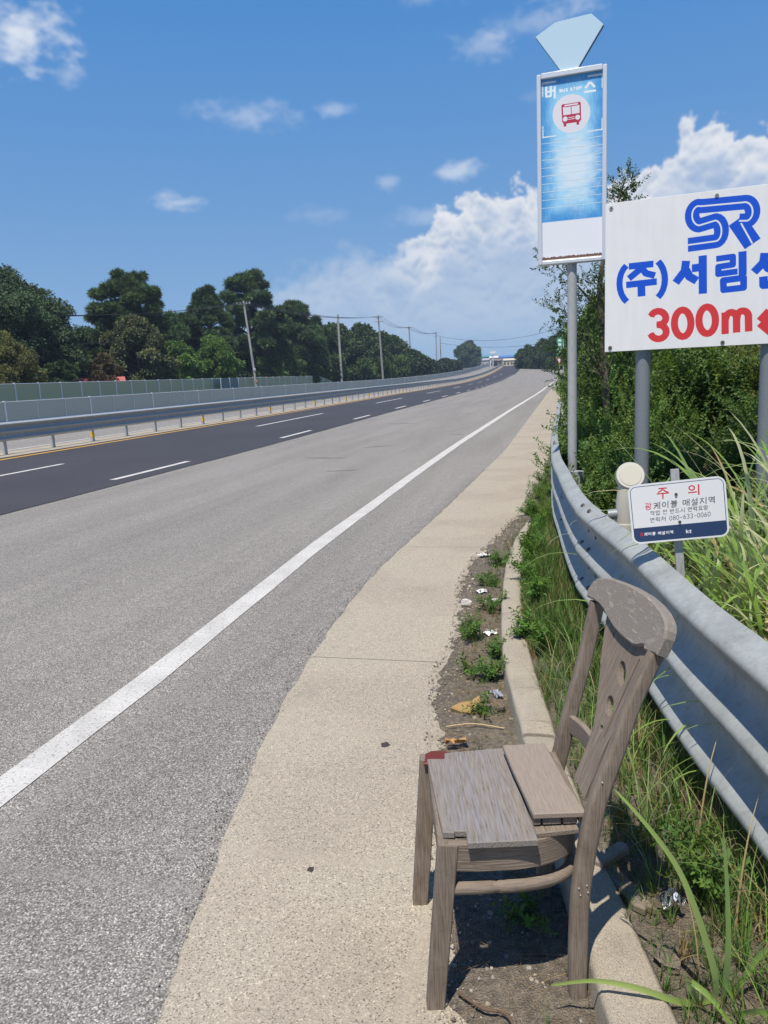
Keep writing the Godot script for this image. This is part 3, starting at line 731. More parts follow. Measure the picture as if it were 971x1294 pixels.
# ---------------------------------------------------------------- sky
var puff_noise := FastNoiseLite.new()
var fluff := FastNoiseLite.new()
const BANK_TOP := [-180.0, 13.0, -150.0, 9.0, -120.0, 14.0, -80.0, 11.0, -60.0, 7.0, -45.0, 4.0, -38.5, 7.3, -36.5, 5.0, -30.0, 2.0, -24.5, 3.0, -22.0, 7.0, -16.3, 9.3, -15.0, 9.9, -13.0, 9.2, -10.3, 10.0, -8.2, 11.6, -6.3, 12.2, -5.0, 12.4, -3.4, 12.9, -1.2, 12.0, 1.5, 12.2, 4.2, 13.2, 6.0, 13.4, 8.0, 15.2, 9.6, 15.3, 11.0, 14.2, 13.0, 14.3, 18.0, 13.0, 28.0, 11.0, 40.0, 8.0, 70.0, 14.0, 110.0, 9.0, 145.0, 15.0, 180.0, 13.0]
# puffs: azimuth, elevation, half width, half height, strength
const PUFFS := [[-36.0, 21.3, 3.4, 2.3, 0.85], [-33.2, 19.4, 1.2, 0.9, 0.3], [-27.0, 12.2, 2.0, 0.7, 0.62], [-21.6, 17.5, 4.2, 1.0, 0.33], [-16.0, 17.8, 1.6, 0.5, 0.34], [-17.3, 11.4, 2.4, 0.7, 0.14], [-12.2, 13.2, 1.1, 0.55, 0.3], [-7.4, 13.6, 1.9, 0.8, 0.55], [-5.6, 20.9, 2.6, 1.0, 0.33], [-2.0, 21.7, 4.0, 1.1, 0.26], [0.5, 22.8, 3.0, 1.0, 0.3], [-9.0, 24.0, 3.0, 0.8, 0.3], [-1.8, 17.6, 1.9, 0.5, 0.12], [-10.0, 10.9, 3.0, 0.8, 0.25], [-31.0, 28.0, 5.0, 1.6, 0.4], [10.0, 30.0, 6.0, 2.0, 0.5], [-70.0, 20.0, 7.0, 2.0, 0.5], [-95.0, 30.0, 5.0, 2.0, 0.5], [45.0, 20.0, 5.0, 2.0, 0.5], [80.0, 26.0, 7.0, 2.2, 0.5], [120.0, 18.0, 6.0, 2.0, 0.5], [-140.0, 24.0, 12.0, 4.0, 0.7], [165.0, 32.0, 14.0, 5.0, 0.7], [-20.0, 45.0, 7.0, 3.0, 0.4], [60.0, 50.0, 9.0, 4.0, 0.4], [-110.0, 52.0, 9.0, 4.0, 0.4]]

func top_at(az: float) -> float:
	for i in range(0, BANK_TOP.size() - 2, 2):
		if az <= BANK_TOP[i + 2]:
			return lerpf(BANK_TOP[i + 1], BANK_TOP[i + 3], smoothstep(BANK_TOP[i], BANK_TOP[i + 2], az))
	return BANK_TOP[-1]

func billow(x: float, y: float) -> float:
	# heaped round lumps, 0 to 1
	var a := absf(fluff.get_noise_2d(x * 5.0, y * 6.5)) * 1.25
	var b := absf(fluff.get_noise_2d(x * 13.0 + 40.0, y * 15.0)) * 0.6
	var c := absf(fluff.get_noise_2d(x * 33.0 + 90.0, y * 37.0)) * 0.28
	return a + b + c

func sky_at(az: float, el: float) -> Color:
	var e := maxf(el, 0.0)
	var t := 1.0 - exp(-e / 13.0)
	var c := Color(0.31, 0.47, 0.66).lerp(Color(0.038, 0.205, 0.54), t)
	var up := smoothstep(16.0, 60.0, e)
	c = c.lerp(Color(0.035, 0.135, 0.40), up)
	if el < 0.0: return Color(0.28, 0.28, 0.25)
	# the cumulus bank
	var wob := puff_noise.get_noise_2d(az * 3.0, 7.0) * 0.5
	var top := top_at(az) + wob
	var lump := billow(az, e)
	var d := top - e + (lump - 0.62) * 1.7
	if d > -0.3 and top > 3.0:
		var crisp := smoothstep(-15.0, -9.0, az) if az < 60.0 else 0.6
		var edge := smoothstep(0.0, lerpf(2.4, 0.7, crisp), d)
		var deep := smoothstep(0.3, 5.0, d + 1.2 * puff_noise.get_noise_2d(az * 5.0, e * 7.0))
		# heaps are pale above and blue grey below
		var lit := clampf(0.72 + 0.6 * (billow(az, e - 0.35) - lump) + 0.35 * puff_noise.get_noise_2d(az * 6.0, e * 9.0), 0.0, 1.0)
		var white := Color(0.44, 0.51, 0.63).lerp(Color(0.74, 0.755, 0.785), smoothstep(0.1, 0.95, lit) * lerpf(1.0, 0.5, deep))
		var cover := edge * lerpf(lerpf(0.45, 0.95, crisp), lerpf(0.36, 0.5, crisp), deep) * smoothstep(0.4, 5.0, e)
		c = c.lerp(white, cover)
	for p in PUFFS:
		var x: float = (az - p[0]) / p[2]
		var y: float = (e - p[1]) / p[3]
		if absf(x) < 1.6 and absf(y) < 1.8:
			var q := 1.0 - sqrt(x * x + y * y) + 0.6 * puff_noise.get_noise_2d(az * 7.0, e * 13.0) + 0.3 * puff_noise.get_noise_2d(az * 20.0, e * 34.0) + 0.1
			if q > 0.0:
				c = c.lerp(Color(0.72, 0.76, 0.82), smoothstep(0.0, 1.25, q) * p[4])
	return c

func make_sky() -> ImageTexture:
	puff_noise.seed = 5
	puff_noise.frequency = 0.045
	puff_noise.fractal_octaves = 4
	fluff.seed = 11
	fluff.frequency = 0.05
	fluff.fractal_octaves = 2
	var w := 4096
	var h := 2048
	var lo := Image.create_empty(512, 256, false, Image.FORMAT_RGBF)
	for j in 256:
		for i in 512:
			lo.set_pixel(i, j, sky_at(wrapf((i + 0.5) / 512.0 * 360.0, -180.0, 180.0), 90.0 - (j + 0.5) / 256.0 * 180.0))
	lo.resize(w, h, Image.INTERPOLATE_BILINEAR)
	var i0 := int(-48.0 / 360.0 * w)
	var i1 := int(26.0 / 360.0 * w)
	var j0 := int((90.0 - 31.0) / 180.0 * h)
	var j1 := int(90.5 / 180.0 * h)
	for j in range(j0, j1):
		for i in range(i0, i1):
			lo.set_pixel(posmod(i, w), j, sky_at((i + 0.5) / w * 360.0, 90.0 - (j + 0.5) / h * 180.0))
	return ImageTexture.create_from_image(lo)

# ---------------------------------------------------------------- lettering
func ink(im: Image, ppm: float, origin: Vector2, list: Array, colors: Array, flat := true) -> void:
	# strokes in metres on the face: x to the right, y up from the lower left corner
	for s in list:
		var w: float = s[1] * ppm / 2.0
		var p := []
		for k in range(0, s[2].size(), 2):
			p.append(Vector2((s[2][k] - origin.x) * ppm, im.get_height() - (s[2][k + 1] - origin.y) * ppm))
		var box := Rect2(p[0], Vector2.ZERO)
		for q in p: box = box.expand(q)
		box = box.grow(w + 2)
		var closed: bool = p[0].distance_to(p[-1]) < 1.5
		var col: Color = colors[s[0]]
		for y in range(maxi(0, int(box.position.y)), mini(im.get_height(), int(box.end.y) + 1)):
			for x in range(maxi(0, int(box.position.x)), mini(im.get_width(), int(box.end.x) + 1)):
				var at := Vector2(x + 0.5, y + 0.5)
				var best := 1e9
				for k in p.size() - 1:
					var a: Vector2 = p[k]
					var d: Vector2 = p[k + 1] - a
					var l := d.length()
					if l < 1e-4: continue
					d /= l
					var t := (at - a).dot(d)
					var g: float
					if flat and not closed and ((t < 0.0 and k == 0) or (t > l and k == p.size() - 2)):
						g = maxf(absf((at - a).cross(d)) - w, -t if t < 0.0 else t - l)
					else:
						g = (at - a - d * clampf(t, 0.0, l)).length() - w
					best = minf(best, g)
				var k2 := clampf(0.5 - best, 0.0, 1.0)
				if k2 > 0.0: im.set_pixel(x, y, im.get_pixel(x, y).lerp(col, k2))

func print_mat(im: Image, rough := 0.45) -> StandardMaterial3D:
	var m := mat(Color(1, 1, 1), rough)
	m.albedo_texture = ImageTexture.create_from_image(im)
	m.texture_repeat = false
	return m

func srgb(r: float, g: float, b: float) -> Color:
	return Color(r, g, b).linear_to_srgb()

# ---------------------------------------------------------------- foliage
func leaf(m: MB, at: Vector3, dir: Vector3, up: Vector3, l: float, w: float, fold := 0.25) -> void:
	var side := dir.cross(up).normalized()
	var nn := side.cross(dir).normalized()
	var tip := at + dir * l
	var mid := at + dir * l * 0.45
	var a := mid + side * w / 2 + nn * w * fold
	var b := mid - side * w / 2 + nn * w * fold
	m.tri(at, a, tip, nn, (nn - side * 0.4).normalized(), nn)
	m.tri(at, tip, b, nn, nn, (nn + side * 0.4).normalized())

func sprig(count: int, length: float, l: float, w: float, sd: int, droop := 0.25) -> ArrayMesh:
	rng.seed = sd
	var m := MB.new()
	for i in count:
		var t := (i + 0.5) / count
		var at := Vector3(0, length * t, -droop * length * t * t)
		var ang := i * 2.4 + rr(-0.5, 0.5)
		var out := Vector3(cos(ang), rr(0.1, 0.9), sin(ang)).normalized()
		var sh := 0.75 + 0.5 * rng.randf()
		m.col = Color(sh, sh, sh)
		leaf(m, at, out, (Vector3.UP + rvec() * 0.8).normalized(), l * rr(0.7, 1.25), w * rr(0.8, 1.2))
	return m.mesh()

func cluster(count: int, radius: float, l: float, w: float, sd: int, flat := 1.0) -> ArrayMesh:
	# a loose handful of leaves, for trees farther off
	rng.seed = sd
	var m := MB.new()
	for i in count:
		var p := rvec() * radius
		p.y *= flat
		var dir := (p.normalized() + rvec() * 0.9).normalized()
		var sh := 0.7 + 0.6 * rng.randf()
		m.col = Color(sh, sh, sh)
		leaf(m, p, dir, (Vector3.UP + rvec()).normalized(), l * rr(0.7, 1.3), w * rr(0.8, 1.2))
	return m.mesh()

func needles(count: int, l: float, w: float, sd: int) -> ArrayMesh:
	rng.seed = sd
	var m := MB.new()
	for i in count:
		var dir := Vector3(rr(-1, 1), rr(-0.15, 1.1), rr(-1, 1)).normalized()
		var sh := 0.75 + 0.5 * rng.randf()
		m.col = Color(sh, sh, sh)
		leaf(m, dir * l * 0.1, dir, (Vector3.UP + rvec()).normalized(), l * rr(0.7, 1.2), w, 0.1)
	return m.mesh()

func any_turn(dir: Vector3, k: float) -> Basis:
	# y along dir, any turn about it
	var x := dir.cross(Vector3(0.31, 0.2, 0.9)).normalized()
	var b := Basis(x, dir, x.cross(dir).normalized())
	return b.rotated(dir, rr(0, TAU)).scaled(Vector3.ONE * k)

func tint(c: Color, v: float) -> Color:
	var k := 1.0 + rr(-v, v)
	var h := rr(-0.12, 0.12)
	return Color(c.r * k * (1.0 + h), c.g * k, c.b * k * (1.0 - h))

var SPRIG := {}

func shrub(called: String, label: String, at: Vector3, r: float, h: float, n: int, kind: String, col: Color, group: String, sd: int, flower := Color(0, 0, 0, 0), size := 1.0) -> void:
	rng.seed = sd
	var o := thing(called, label, "shrub", at, group)
	var st := MB.new()
	var tips := []
	for i in 7 + int(r * 8):
		var a := rr(0, TAU)
		var d := sqrt(rng.randf()) * r * 0.95
		var tip := Vector3(cos(a) * d, h * rr(0.55, 1.0) * (1.0 - 0.45 * pow(d / r, 2)), sin(a) * d)
		var q := Vector3(tip.x * 0.35, tip.y * 0.55, tip.z * 0.35)
		var root := Vector3(cos(a) * r * 0.15, -0.08, sin(a) * r * 0.15)
		st.tube([root, q, tip], [0.009 * size, 0.006 * size, 0.002 * size], 4, false)
		tips.append([root, q, tip])
	put("stems", st.mesh(), M.stem, o)
	var w := []
	var t := []
	var fw := []
	var ft := []
	for i in n:
		var s: Array = tips[rng.randi() % tips.size()]
		var k := pow(rng.randf(), 0.6)
		var p: Vector3 = s[0].lerp(s[1], k).lerp(s[1].lerp(s[2], k), k)
		var off := rvec() * r * 0.33
		p += off
		p.y = maxf(p.y, 0.03)
		var dir := (Vector3(p.x, 0.35 * h, p.z).normalized() * 0.5 + Vector3.UP * 0.7 + rvec() * 0.9).normalized()
		w.append(Transform3D(any_turn(dir, rr(0.7, 1.3) * size), p))
		t.append(tint(col, 0.3))
		if flower.a > 0.0 and rng.randf() < 0.05:
			fw.append(Transform3D(any_turn(dir, rr(0.7, 1.2)), p + dir * 0.1))
			ft.append(tint(flower, 0.2))
	copies("foliage", SPRIG[kind], M.leaf, o, w, t)
	if fw.size() > 2: copies("flowers", SPRIG.flower, M.leaf, o, fw, ft)

func tree(called: String, label: String, at: Vector3, top: float, rad: float, low: float, col: Color, kind: String, clumps: int, per: int, sd: int, group := "", leafk := 1.0) -> Node3D:
	rng.seed = sd
	var o := thing(called, label, "tree", at, group)
	var tr := MB.new()
	var lean := Vector3(rr(-0.06, 0.06), 0, rr(-0.06, 0.06)) * top
	var hub := Vector3(lean.x, top * 0.82, lean.z)
	tr.tube(smooth_path([Vector3(0, -0.3, 0), Vector3(lean.x * 0.2, top * 0.3, lean.z * 0.5), hub], 3), [top * 0.028, top * 0.026, top * 0.024, top * 0.021, top * 0.017, top * 0.013, top * 0.008], 7)
	var w := []
	var t := []
	for i in clumps:
		var f := (i + 0.5) / clumps
		var y := lerpf(low, top * 0.97, f)
		var env: float
		if kind == "pine":
			env = rad * pow(sin(PI * clampf(0.22 + 0.74 * f, 0, 1)), 0.75) * (0.7 + 0.5 * absf(sin(f * 17.0 + sd)))
			y += rr(-0.04, 0.05) * top
		else:
			env = rad * sqrt(maxf(0.05, 1.0 - pow(2.0 * f - 0.9, 2)))
		var a := i * 2.399 + rr(-0.4, 0.4)
		var d := env * (sqrt(rng.randf()) * 0.75 + 0.25) * (rr(0.8, 1.08) if kind != "pine" else rr(0.75, 1.2))
		if kind == "pine": y += d * rr(0.05, 0.25)
		var c := Vector3(cos(a) * d + lean.x * f, y, sin(a) * d + lean.z * f)
		var start := Vector3(lean.x * f * 0.8, maxf(y - d * 0.45, low * 0.7), lean.z * f * 0.8)
		tr.tube([start, start.lerp(c, 0.55) + Vector3(0, d * 0.05, 0), c], [top * 0.010, top * 0.006, top * 0.002], 4, false)
		var cr := rad * (rr(0.13, 0.30) if kind == "pine" else rr(0.2, 0.36)) * (1.0 - 0.3 * f)
		var flat := 0.36 if kind == "pine" else 0.66
		var shade := rr(0.78, 1.25)
		for k in per:
			var p := rvec()
			p = p.normalized() * pow(p.length(), 0.6)
			var dir := (p + Vector3(0, 0.7, 0) + rvec() * 0.5).normalized()
			w.append(Transform3D(any_turn(dir, rr(0.75, 1.25) * leafk), c + Vector3(p.x * cr, p.y * cr * flat + rr(0.0, 0.12) * cr, p.z * cr)))
			t.append(tint(col, 0.22) * shade)
	put("trunk", tr.mesh(), M.bark, o)
	var mesh: ArrayMesh = SPRIG[kind]
	copies("crown", mesh, M.needle, o, w, t)
	return o

# one long arching grass blade, y up, bending towards +x
func blade_mesh(l: float, w: float, bend: float, sd: int) -> ArrayMesh:
	rng.seed = sd
	var m := MB.new()
	var left := PackedVector3Array()
	var mid := PackedVector3Array()
	var right := PackedVector3Array()
	var p := Vector3.ZERO
	var ang := 0.04
	var n := 12
	for i in n + 1:
		var t := float(i) / n
		var ww := w * 0.5 * (minf(1.0, 0.45 + t * 3.0)) * pow(1.0 - t, 0.55)
		left.append(p + Vector3(-ww * 0.3 * cos(ang), ww * 0.3 * sin(ang), -ww)); mid.append(p); right.append(p + Vector3(-ww * 0.3 * cos(ang), ww * 0.3 * sin(ang), ww))
		p += Vector3(sin(ang), cos(ang), 0) * l / n
		ang += bend / n * (0.35 + 1.3 * t)
	var rows := []
	for i in n + 1: rows.append(PackedVector3Array([left[i], mid[i], right[i]]))
	m.grid(rows, false, Vector3(-1, 0.2, 0))
	return m.mesh()

var BLADES := []

func blade_tone(k: int) -> StandardMaterial3D:
	var key := "reed%d" % k
	if not M.has(key):
		var c: Color = [Color(0.19, 0.33, 0.05), Color(0.15, 0.28, 0.05), Color(0.24, 0.37, 0.07), Color(0.13, 0.24, 0.045), Color(0.40, 0.29, 0.14)][k]
		var m := leaf_mat(c, 0.85, 0.45)
		m.vertex_color_use_as_albedo = false
		M[key] = m
	return M[key]

func reed(label: String, at: Vector3, n: int, h: float, sd: int, group := "", dry := 0.1, spread := 0.16, wide := 1.0) -> Node3D:
	rng.seed = sd
	var o := thing("grass_clump", label, "grass", at, group)
	for i in n:
		var v := rng.randi() % BLADES.size()
		var a := rr(0, TAU)
		var k := h * rr(0.6, 1.1)
		var b := Basis(Vector3.UP, a) * Basis(Vector3.FORWARD, rr(0.0, 0.45))
		b = b.scaled_local(Vector3(k, k, k * wide * rr(0.8, 1.2)))
		put("blade", BLADES[v], blade_tone(4 if rng.randf() < dry else rng.randi() % 4), o, Transform3D(b, Vector3(rr(-spread, spread), -0.02, rr(-spread, spread))))
	return o

func rock_mesh(sd: int, sq := Vector3.ONE, rough := 0.3) -> ArrayMesh:
	var f := FastNoiseLite.new()
	f.seed = sd
	f.frequency = 0.9
	var m := MB.new()
	var rows := []
	for i in 6:
		var line := PackedVector3Array()
		for j in 8:
			var a := PI * i / 5.0
			var b := TAU * j / 8.0
			var p := Vector3(sin(a) * cos(b), cos(a), sin(a) * sin(b))
			line.append(p * sq * (1.0 + rough * f.get_noise_3dv(p * 1.3) * 2.0))
		rows.append(line)
	for i in 5:
		for j in 8:
			var k := (j + 1) % 8
			var mid: Vector3 = (rows[i][j] + rows[i + 1][k]) / 2
			if i > 0: m.tri(rows[i][j], rows[i][k], rows[i + 1][k], mid, mid, mid)
			if i < 4: m.tri(rows[i][j], rows[i + 1][k], rows[i + 1][j], mid, mid, mid)
	# flat faces
	for i in range(0, m.v.size(), 3):
		var q := (m.v[i + 1] - m.v[i]).cross(m.v[i + 2] - m.v[i]).normalized()
		if q.dot(m.v[i]) < 0.0: q = -q
		for k in 3: m.n[i + k] = q
	return m.mesh()

# ---------------------------------------------------------------- build
func _ready() -> void:
	var cam := Camera3D.new()
	cam.name = "camera"
	add_child(cam)
	cam.transform = Transform3D(Basis(Vector3(0.97244, -0.04428, -0.22891), Vector3(0.00286, 0.98399, -0.17821), Vector3(0.23314, 0.17264, 0.95700)).orthonormalized(), Vector3(0, 1.6, 0))
	cam.fov = 67.31
	cam.near = 0.05
	cam.far = 6000.0
	cam.current = true
	var env := Environment.new()
	env.background_mode = Environment.BG_SKY
	var sky := Sky.new()
	var pano := PanoramaSkyMaterial.new()
	pano.panorama = make_sky()
	sky.sky_material = pano
	env.sky = sky
	env.tonemap_mode = Environment.TONE_MAPPER_LINEAR
	env.tonemap_exposure = 1.12
	env.sdfgi_enabled = true
	env.ssao_enabled = true
	env.ssil_enabled = true
	env.fog_enabled = true
	env.fog_density = 0.0004
	env.fog_light_color = Color(0.80, 0.88, 1.0)
	var we := WorldEnvironment.new()
	we.name = "world_environment"
	we.environment = env
	add_child(we)
	var sun := DirectionalLight3D.new()
	sun.name = "sun"
	add_child(sun)
	sun.look_at_from_position(Vector3.ZERO, Vector3(0.05, -0.92, -0.39), Vector3.FORWARD)
	sun.light_energy = 1.55
	sun.light_angular_distance = 0.53
	sun.light_color = Color(1.0, 0.965, 0.91)
	sun.shadow_enabled = true
	make_materials()
	make_sprigs()
	ground_and_roads()
	kerb_and_dirt()
	guardrails()
	fences()
	far_left()
	far_town()
	right_green()
	bus_sign()
	board_sign()
	cable_sign()
	vent_pipe()
	chair()
	litter()
	near_grass()

func make_sprigs() -> void:
	SPRIG.bush = sprig(22, 0.20, 0.030, 0.017, 101)
	SPRIG.broad = sprig(14, 0.22, 0.055, 0.024, 102)
	SPRIG.weed = sprig(12, 0.09, 0.03, 0.012, 103)
	SPRIG.tree = sprig(16, 0.34, 0.075, 0.036, 104)
	SPRIG.flower = cluster(6, 0.02, 0.014, 0.011, 105)
	SPRIG.far = cluster(26, 0.30, 0.17, 0.11, 106)
	SPRIG.oak = cluster(26, 0.36, 0.24, 0.13, 107, 0.6)
	SPRIG.pine = needles(30, 0.42, 0.06, 108)
	SPRIG.distant = cluster(22, 0.8, 0.5, 0.34, 109)
	for i in 8:
		BLADES.append(blade_mesh(1.0, 0.020 + 0.004 * (i % 3), 0.5 + 0.28 * i, 120 + i))

# ------------------------------------------------ ground, roads, markings
func lane(z: float) -> float: return table(LANE, z)
func edge(z: float) -> float: return table(EDGE, z)

func ground_and_roads() -> void:
	var g := setting("ground")
	var m := MB.new()
	var rows := []
	for z in [30.0, 0.0, -40.0, -95.0, -120.0, -145.0, -170.0, -195.0, -220.0, -245.0, -270.0, -300.0, -330.0, -600.0, -3000.0]:
		rows.append(PackedVector3Array([Vector3(-3000, rise(z) - 0.06, z), Vector3(-60, rise(z) - 0.06, z), Vector3(60, rise(z) - 0.06, z), Vector3(3000, rise(z) - 0.06, z)]))
	m.grid(rows, false, Vector3.UP)
	put("field", m.mesh(), M.turf, g)
	var road := setting("road")
	m = MB.new()
	strip(m, func(z): return table(LANE, z) - 0.6, func(z): return table([10.0, 0.9, 0.0, 0.5, -3.0, -0.1, -160.0, 0.2, -185.0, 2.5, -226.0, 2.0, -237.0, -11.0, -360.0, -19.0], z), 8.0, -360.0, 0.0, 2.0)
	put("grey_lane", m.mesh(), M.grey_road, road)
	m = MB.new()
	strip(m, func(z): return table(MEDIAN, z) + 0.55, func(z): return table(LANE, z) + 0.012 * sin(z * 2.3) + 0.008 * sin(z * 6.1), 8.0, -360.0, 0.008, 0.9)
	put("dark_lane", m.mesh(), M.dark_road, road)
	m = MB.new()
	strip(m, func(z): return table(EDGE, z) - 0.085 + 0.004 * sin(z * 9.0), func(z): return table(EDGE, z) + 0.085 + 0.004 * sin(z * 7.0 + 1.0), 6.0, -175.0, 0.004, 0.6)
	put("edge_line", m.mesh(), M.line, road)
	m = MB.new()
	strip(m, func(z): return table(MEDIAN, z) + 0.9, func(z): return table(MEDIAN, z) + 1.05, 6.0, -300.0, 0.012, 3.0)
	put("yellow_line", m.mesh(), M.yellow, road)
	for k in 22:
		var z0 := -3.4 - 8.72 * k
		m = MB.new()
		strip(m, func(z): return table(LANE, z) - 0.56, func(z): return table(LANE, z) - 0.42, z0, z0 - 2.9, 0.012, 1.0)
		put("lane_dash", m.mesh(), M.line, road)
	for k in 10:
		var z0 := -6.2 - 20.6 * k
		m = MB.new()
		strip(m, func(z): return table(LANE, z) - 3.62, func(z): return table(LANE, z) - 3.48, z0, z0 - 8.8, 0.012, 1.5)
		put("lane_dash", m.mesh(), M.line, road)
	# tar-coloured cracks and scuffs lie thin on the grey lane
	rng.seed = 77
	for p in [[-4.9, -15.2, 0.5, 0.10], [-4.4, -17.5, 0.35, 0.05], [-3.9, -13.0, 0.3, 0.04], [-5.6, -26.0, 0.5, 0.08], [-2.9, -20.5, 0.25, 0.05], [-4.2, -31.0, 0.5, 0.07]]:
		m = MB.new()
		var poly := PackedVector2Array()
		for i in 14:
			var a := TAU * i / 14.0
			poly.append(Vector2(cos(a) * p[2] * rr(0.6, 1.1), sin(a) * p[3] * rr(0.4, 1.2)))
		m.slab(poly, Transform3D(Basis(Vector3.RIGHT, -PI / 2).rotated(Vector3.UP, rr(-0.5, 0.5)), Vector3(p[0], 0.0035, p[1])), 0.003)
		put("tar_scuff", m.mesh(), M.scuff if M.has("scuff") else mat(Color(0.16, 0.157, 0.15), 0.85), road)
	# the other carriageway and the strip under the median rail
	var other := setting("opposite_road")
	m = MB.new()
	strip(m, func(z): return table(FENCE, z) - 0.5, func(z): return table(MEDIAN, z) - 0.55, 8.0, -360.0, -0.01, 4.0)
	put("asphalt", m.mesh(), M.grey_road, other)
	m = MB.new()
	strip(m, func(z): return table(MEDIAN, z) - 1.25, func(z): return table(MEDIAN, z) - 1.1, 8.0, -300.0, -0.004, 3.0)
	put("edge_line", m.mesh(), M.line, other)
	var strip_node := setting("median_strip")
	m = MB.new()
	strip(m, func(z): return table(MEDIAN, z) - 0.62, func(z): return table(MEDIAN, z) + 0.62, 8.0, -360.0, 0.016, 2.0)
	put("pavement", m.mesh(), M.concrete, strip_node)
	# concrete shoulder in slabs with open joints
	var sh := setting("pavement")
	var cuts := [7.0, 1.6, -1.25, -4.05, -6.95, -10.4, -14.2, -18.4, -23.0, -28.0, -33.5, -39.5, -46.0, -54.0, -64.0, -78.0, -96.0, -120.0, -150.0, -178.0]
	var crumb := FastNoiseLite.new()
	crumb.frequency = 0.5
	for i in cuts.size() - 1:
		m = MB.new()
		var za: float = cuts[i] - 0.003
		var zb: float = cuts[i + 1] + 0.003
		var n := clampi(int((za - zb) / 0.035), 4, 140)
		var top := []
		var side := []
		for k in n + 1:
			var z := lerpf(za, zb, float(k) / n)
			var x := 0.0
			for s in 7: x += table(SLAB, z + (s - 3) * 0.28) / 7.0
			x += 0.005 * sin(z * 11.3) + 0.006 * crumb.get_noise_1d(z * 9.0) + 0.009 * crumb.get_noise_1d(z * 40.0)
			var xr := table([7.0, 1.1, 0.0, 0.42, -1.0, 0.2, -2.0, 0.0, -4.0, -0.35, -9.0, -0.4, -14.0, -0.1, -178.0, 0.15], z)
			var y := 0.012 + rise(z)
			top.append(PackedVector3Array([Vector3(x, y - 0.003, z), Vector3(x + 0.02, y, z), Vector3((x + xr) / 2, y, z), Vector3(xr, y, z)]))
			side.append(PackedVector3Array([Vector3(x - 0.01, y - 0.016, z), Vector3(x, y - 0.003, z)]))
		m.grid(top, false, Vector3.UP)
		m.grid(side, false, Vector3(-1, 0.3, 0))
		put("slab", m.mesh(), M.concrete, sh)
	# loose crumbs along the edge of the slabs
	rng.seed = 15
	var cw := []
	var ct := []
	for i in 2600:
		var zz := -0.9 - pow(rng.randf(), 1.5) * 12.0
		var s := 0.0015 + 0.004 * pow(rng.randf(), 4.0)
		cw.append(Transform3D(any_turn(rvec().normalized(), s), Vector3(table(SLAB, zz) - 0.012 + 0.05 * pow(rng.randf(), 2.0) * (1.0 if rng.randf() < 0.4 else -1.0), 0.006 + s, zz)))
		var grey := rr(0.10, 0.36)
		ct.append(Color(grey * 1.1, grey * 0.95, grey * 0.8))
	copies("edge_crumbs", rock_mesh(4, Vector3(1, 0.6, 0.9)), M.rock, sh, cw, ct)
	# the bank that rises behind the rail
	var bk := setting("hillside")
	m = MB.new()
	rows = []
	var zs := []
	var z := 4.0
	while z > -175.0:
		zs.append(z)
		z -= 0.3 if z > -12.0 else 1.5 if z > -40.0 else 6.0
	for q in zs:
		var line := PackedVector3Array()
		var x0 := table(KERB_OUT, q) - 0.03 if q > -8.3 else table([-8.3, -0.33, -14.0, -0.2, -178.0, 0.05], q)
		for k in 26:
			var x: float = x0 + pow(k / 25.0, 2.2) * 34.0
			var y := bank(x, q)
			if k == 0: y = 0.01 + rise(q) if q < -8.3 else 0.06
			line.append(Vector3(x, y + 0.012 * sin(x * 31.0 + q * 23.0), q))
		rows.append(line)
	m.grid(rows, false, Vector3.UP)
	put("soil", m.mesh(), M.soil, bk)

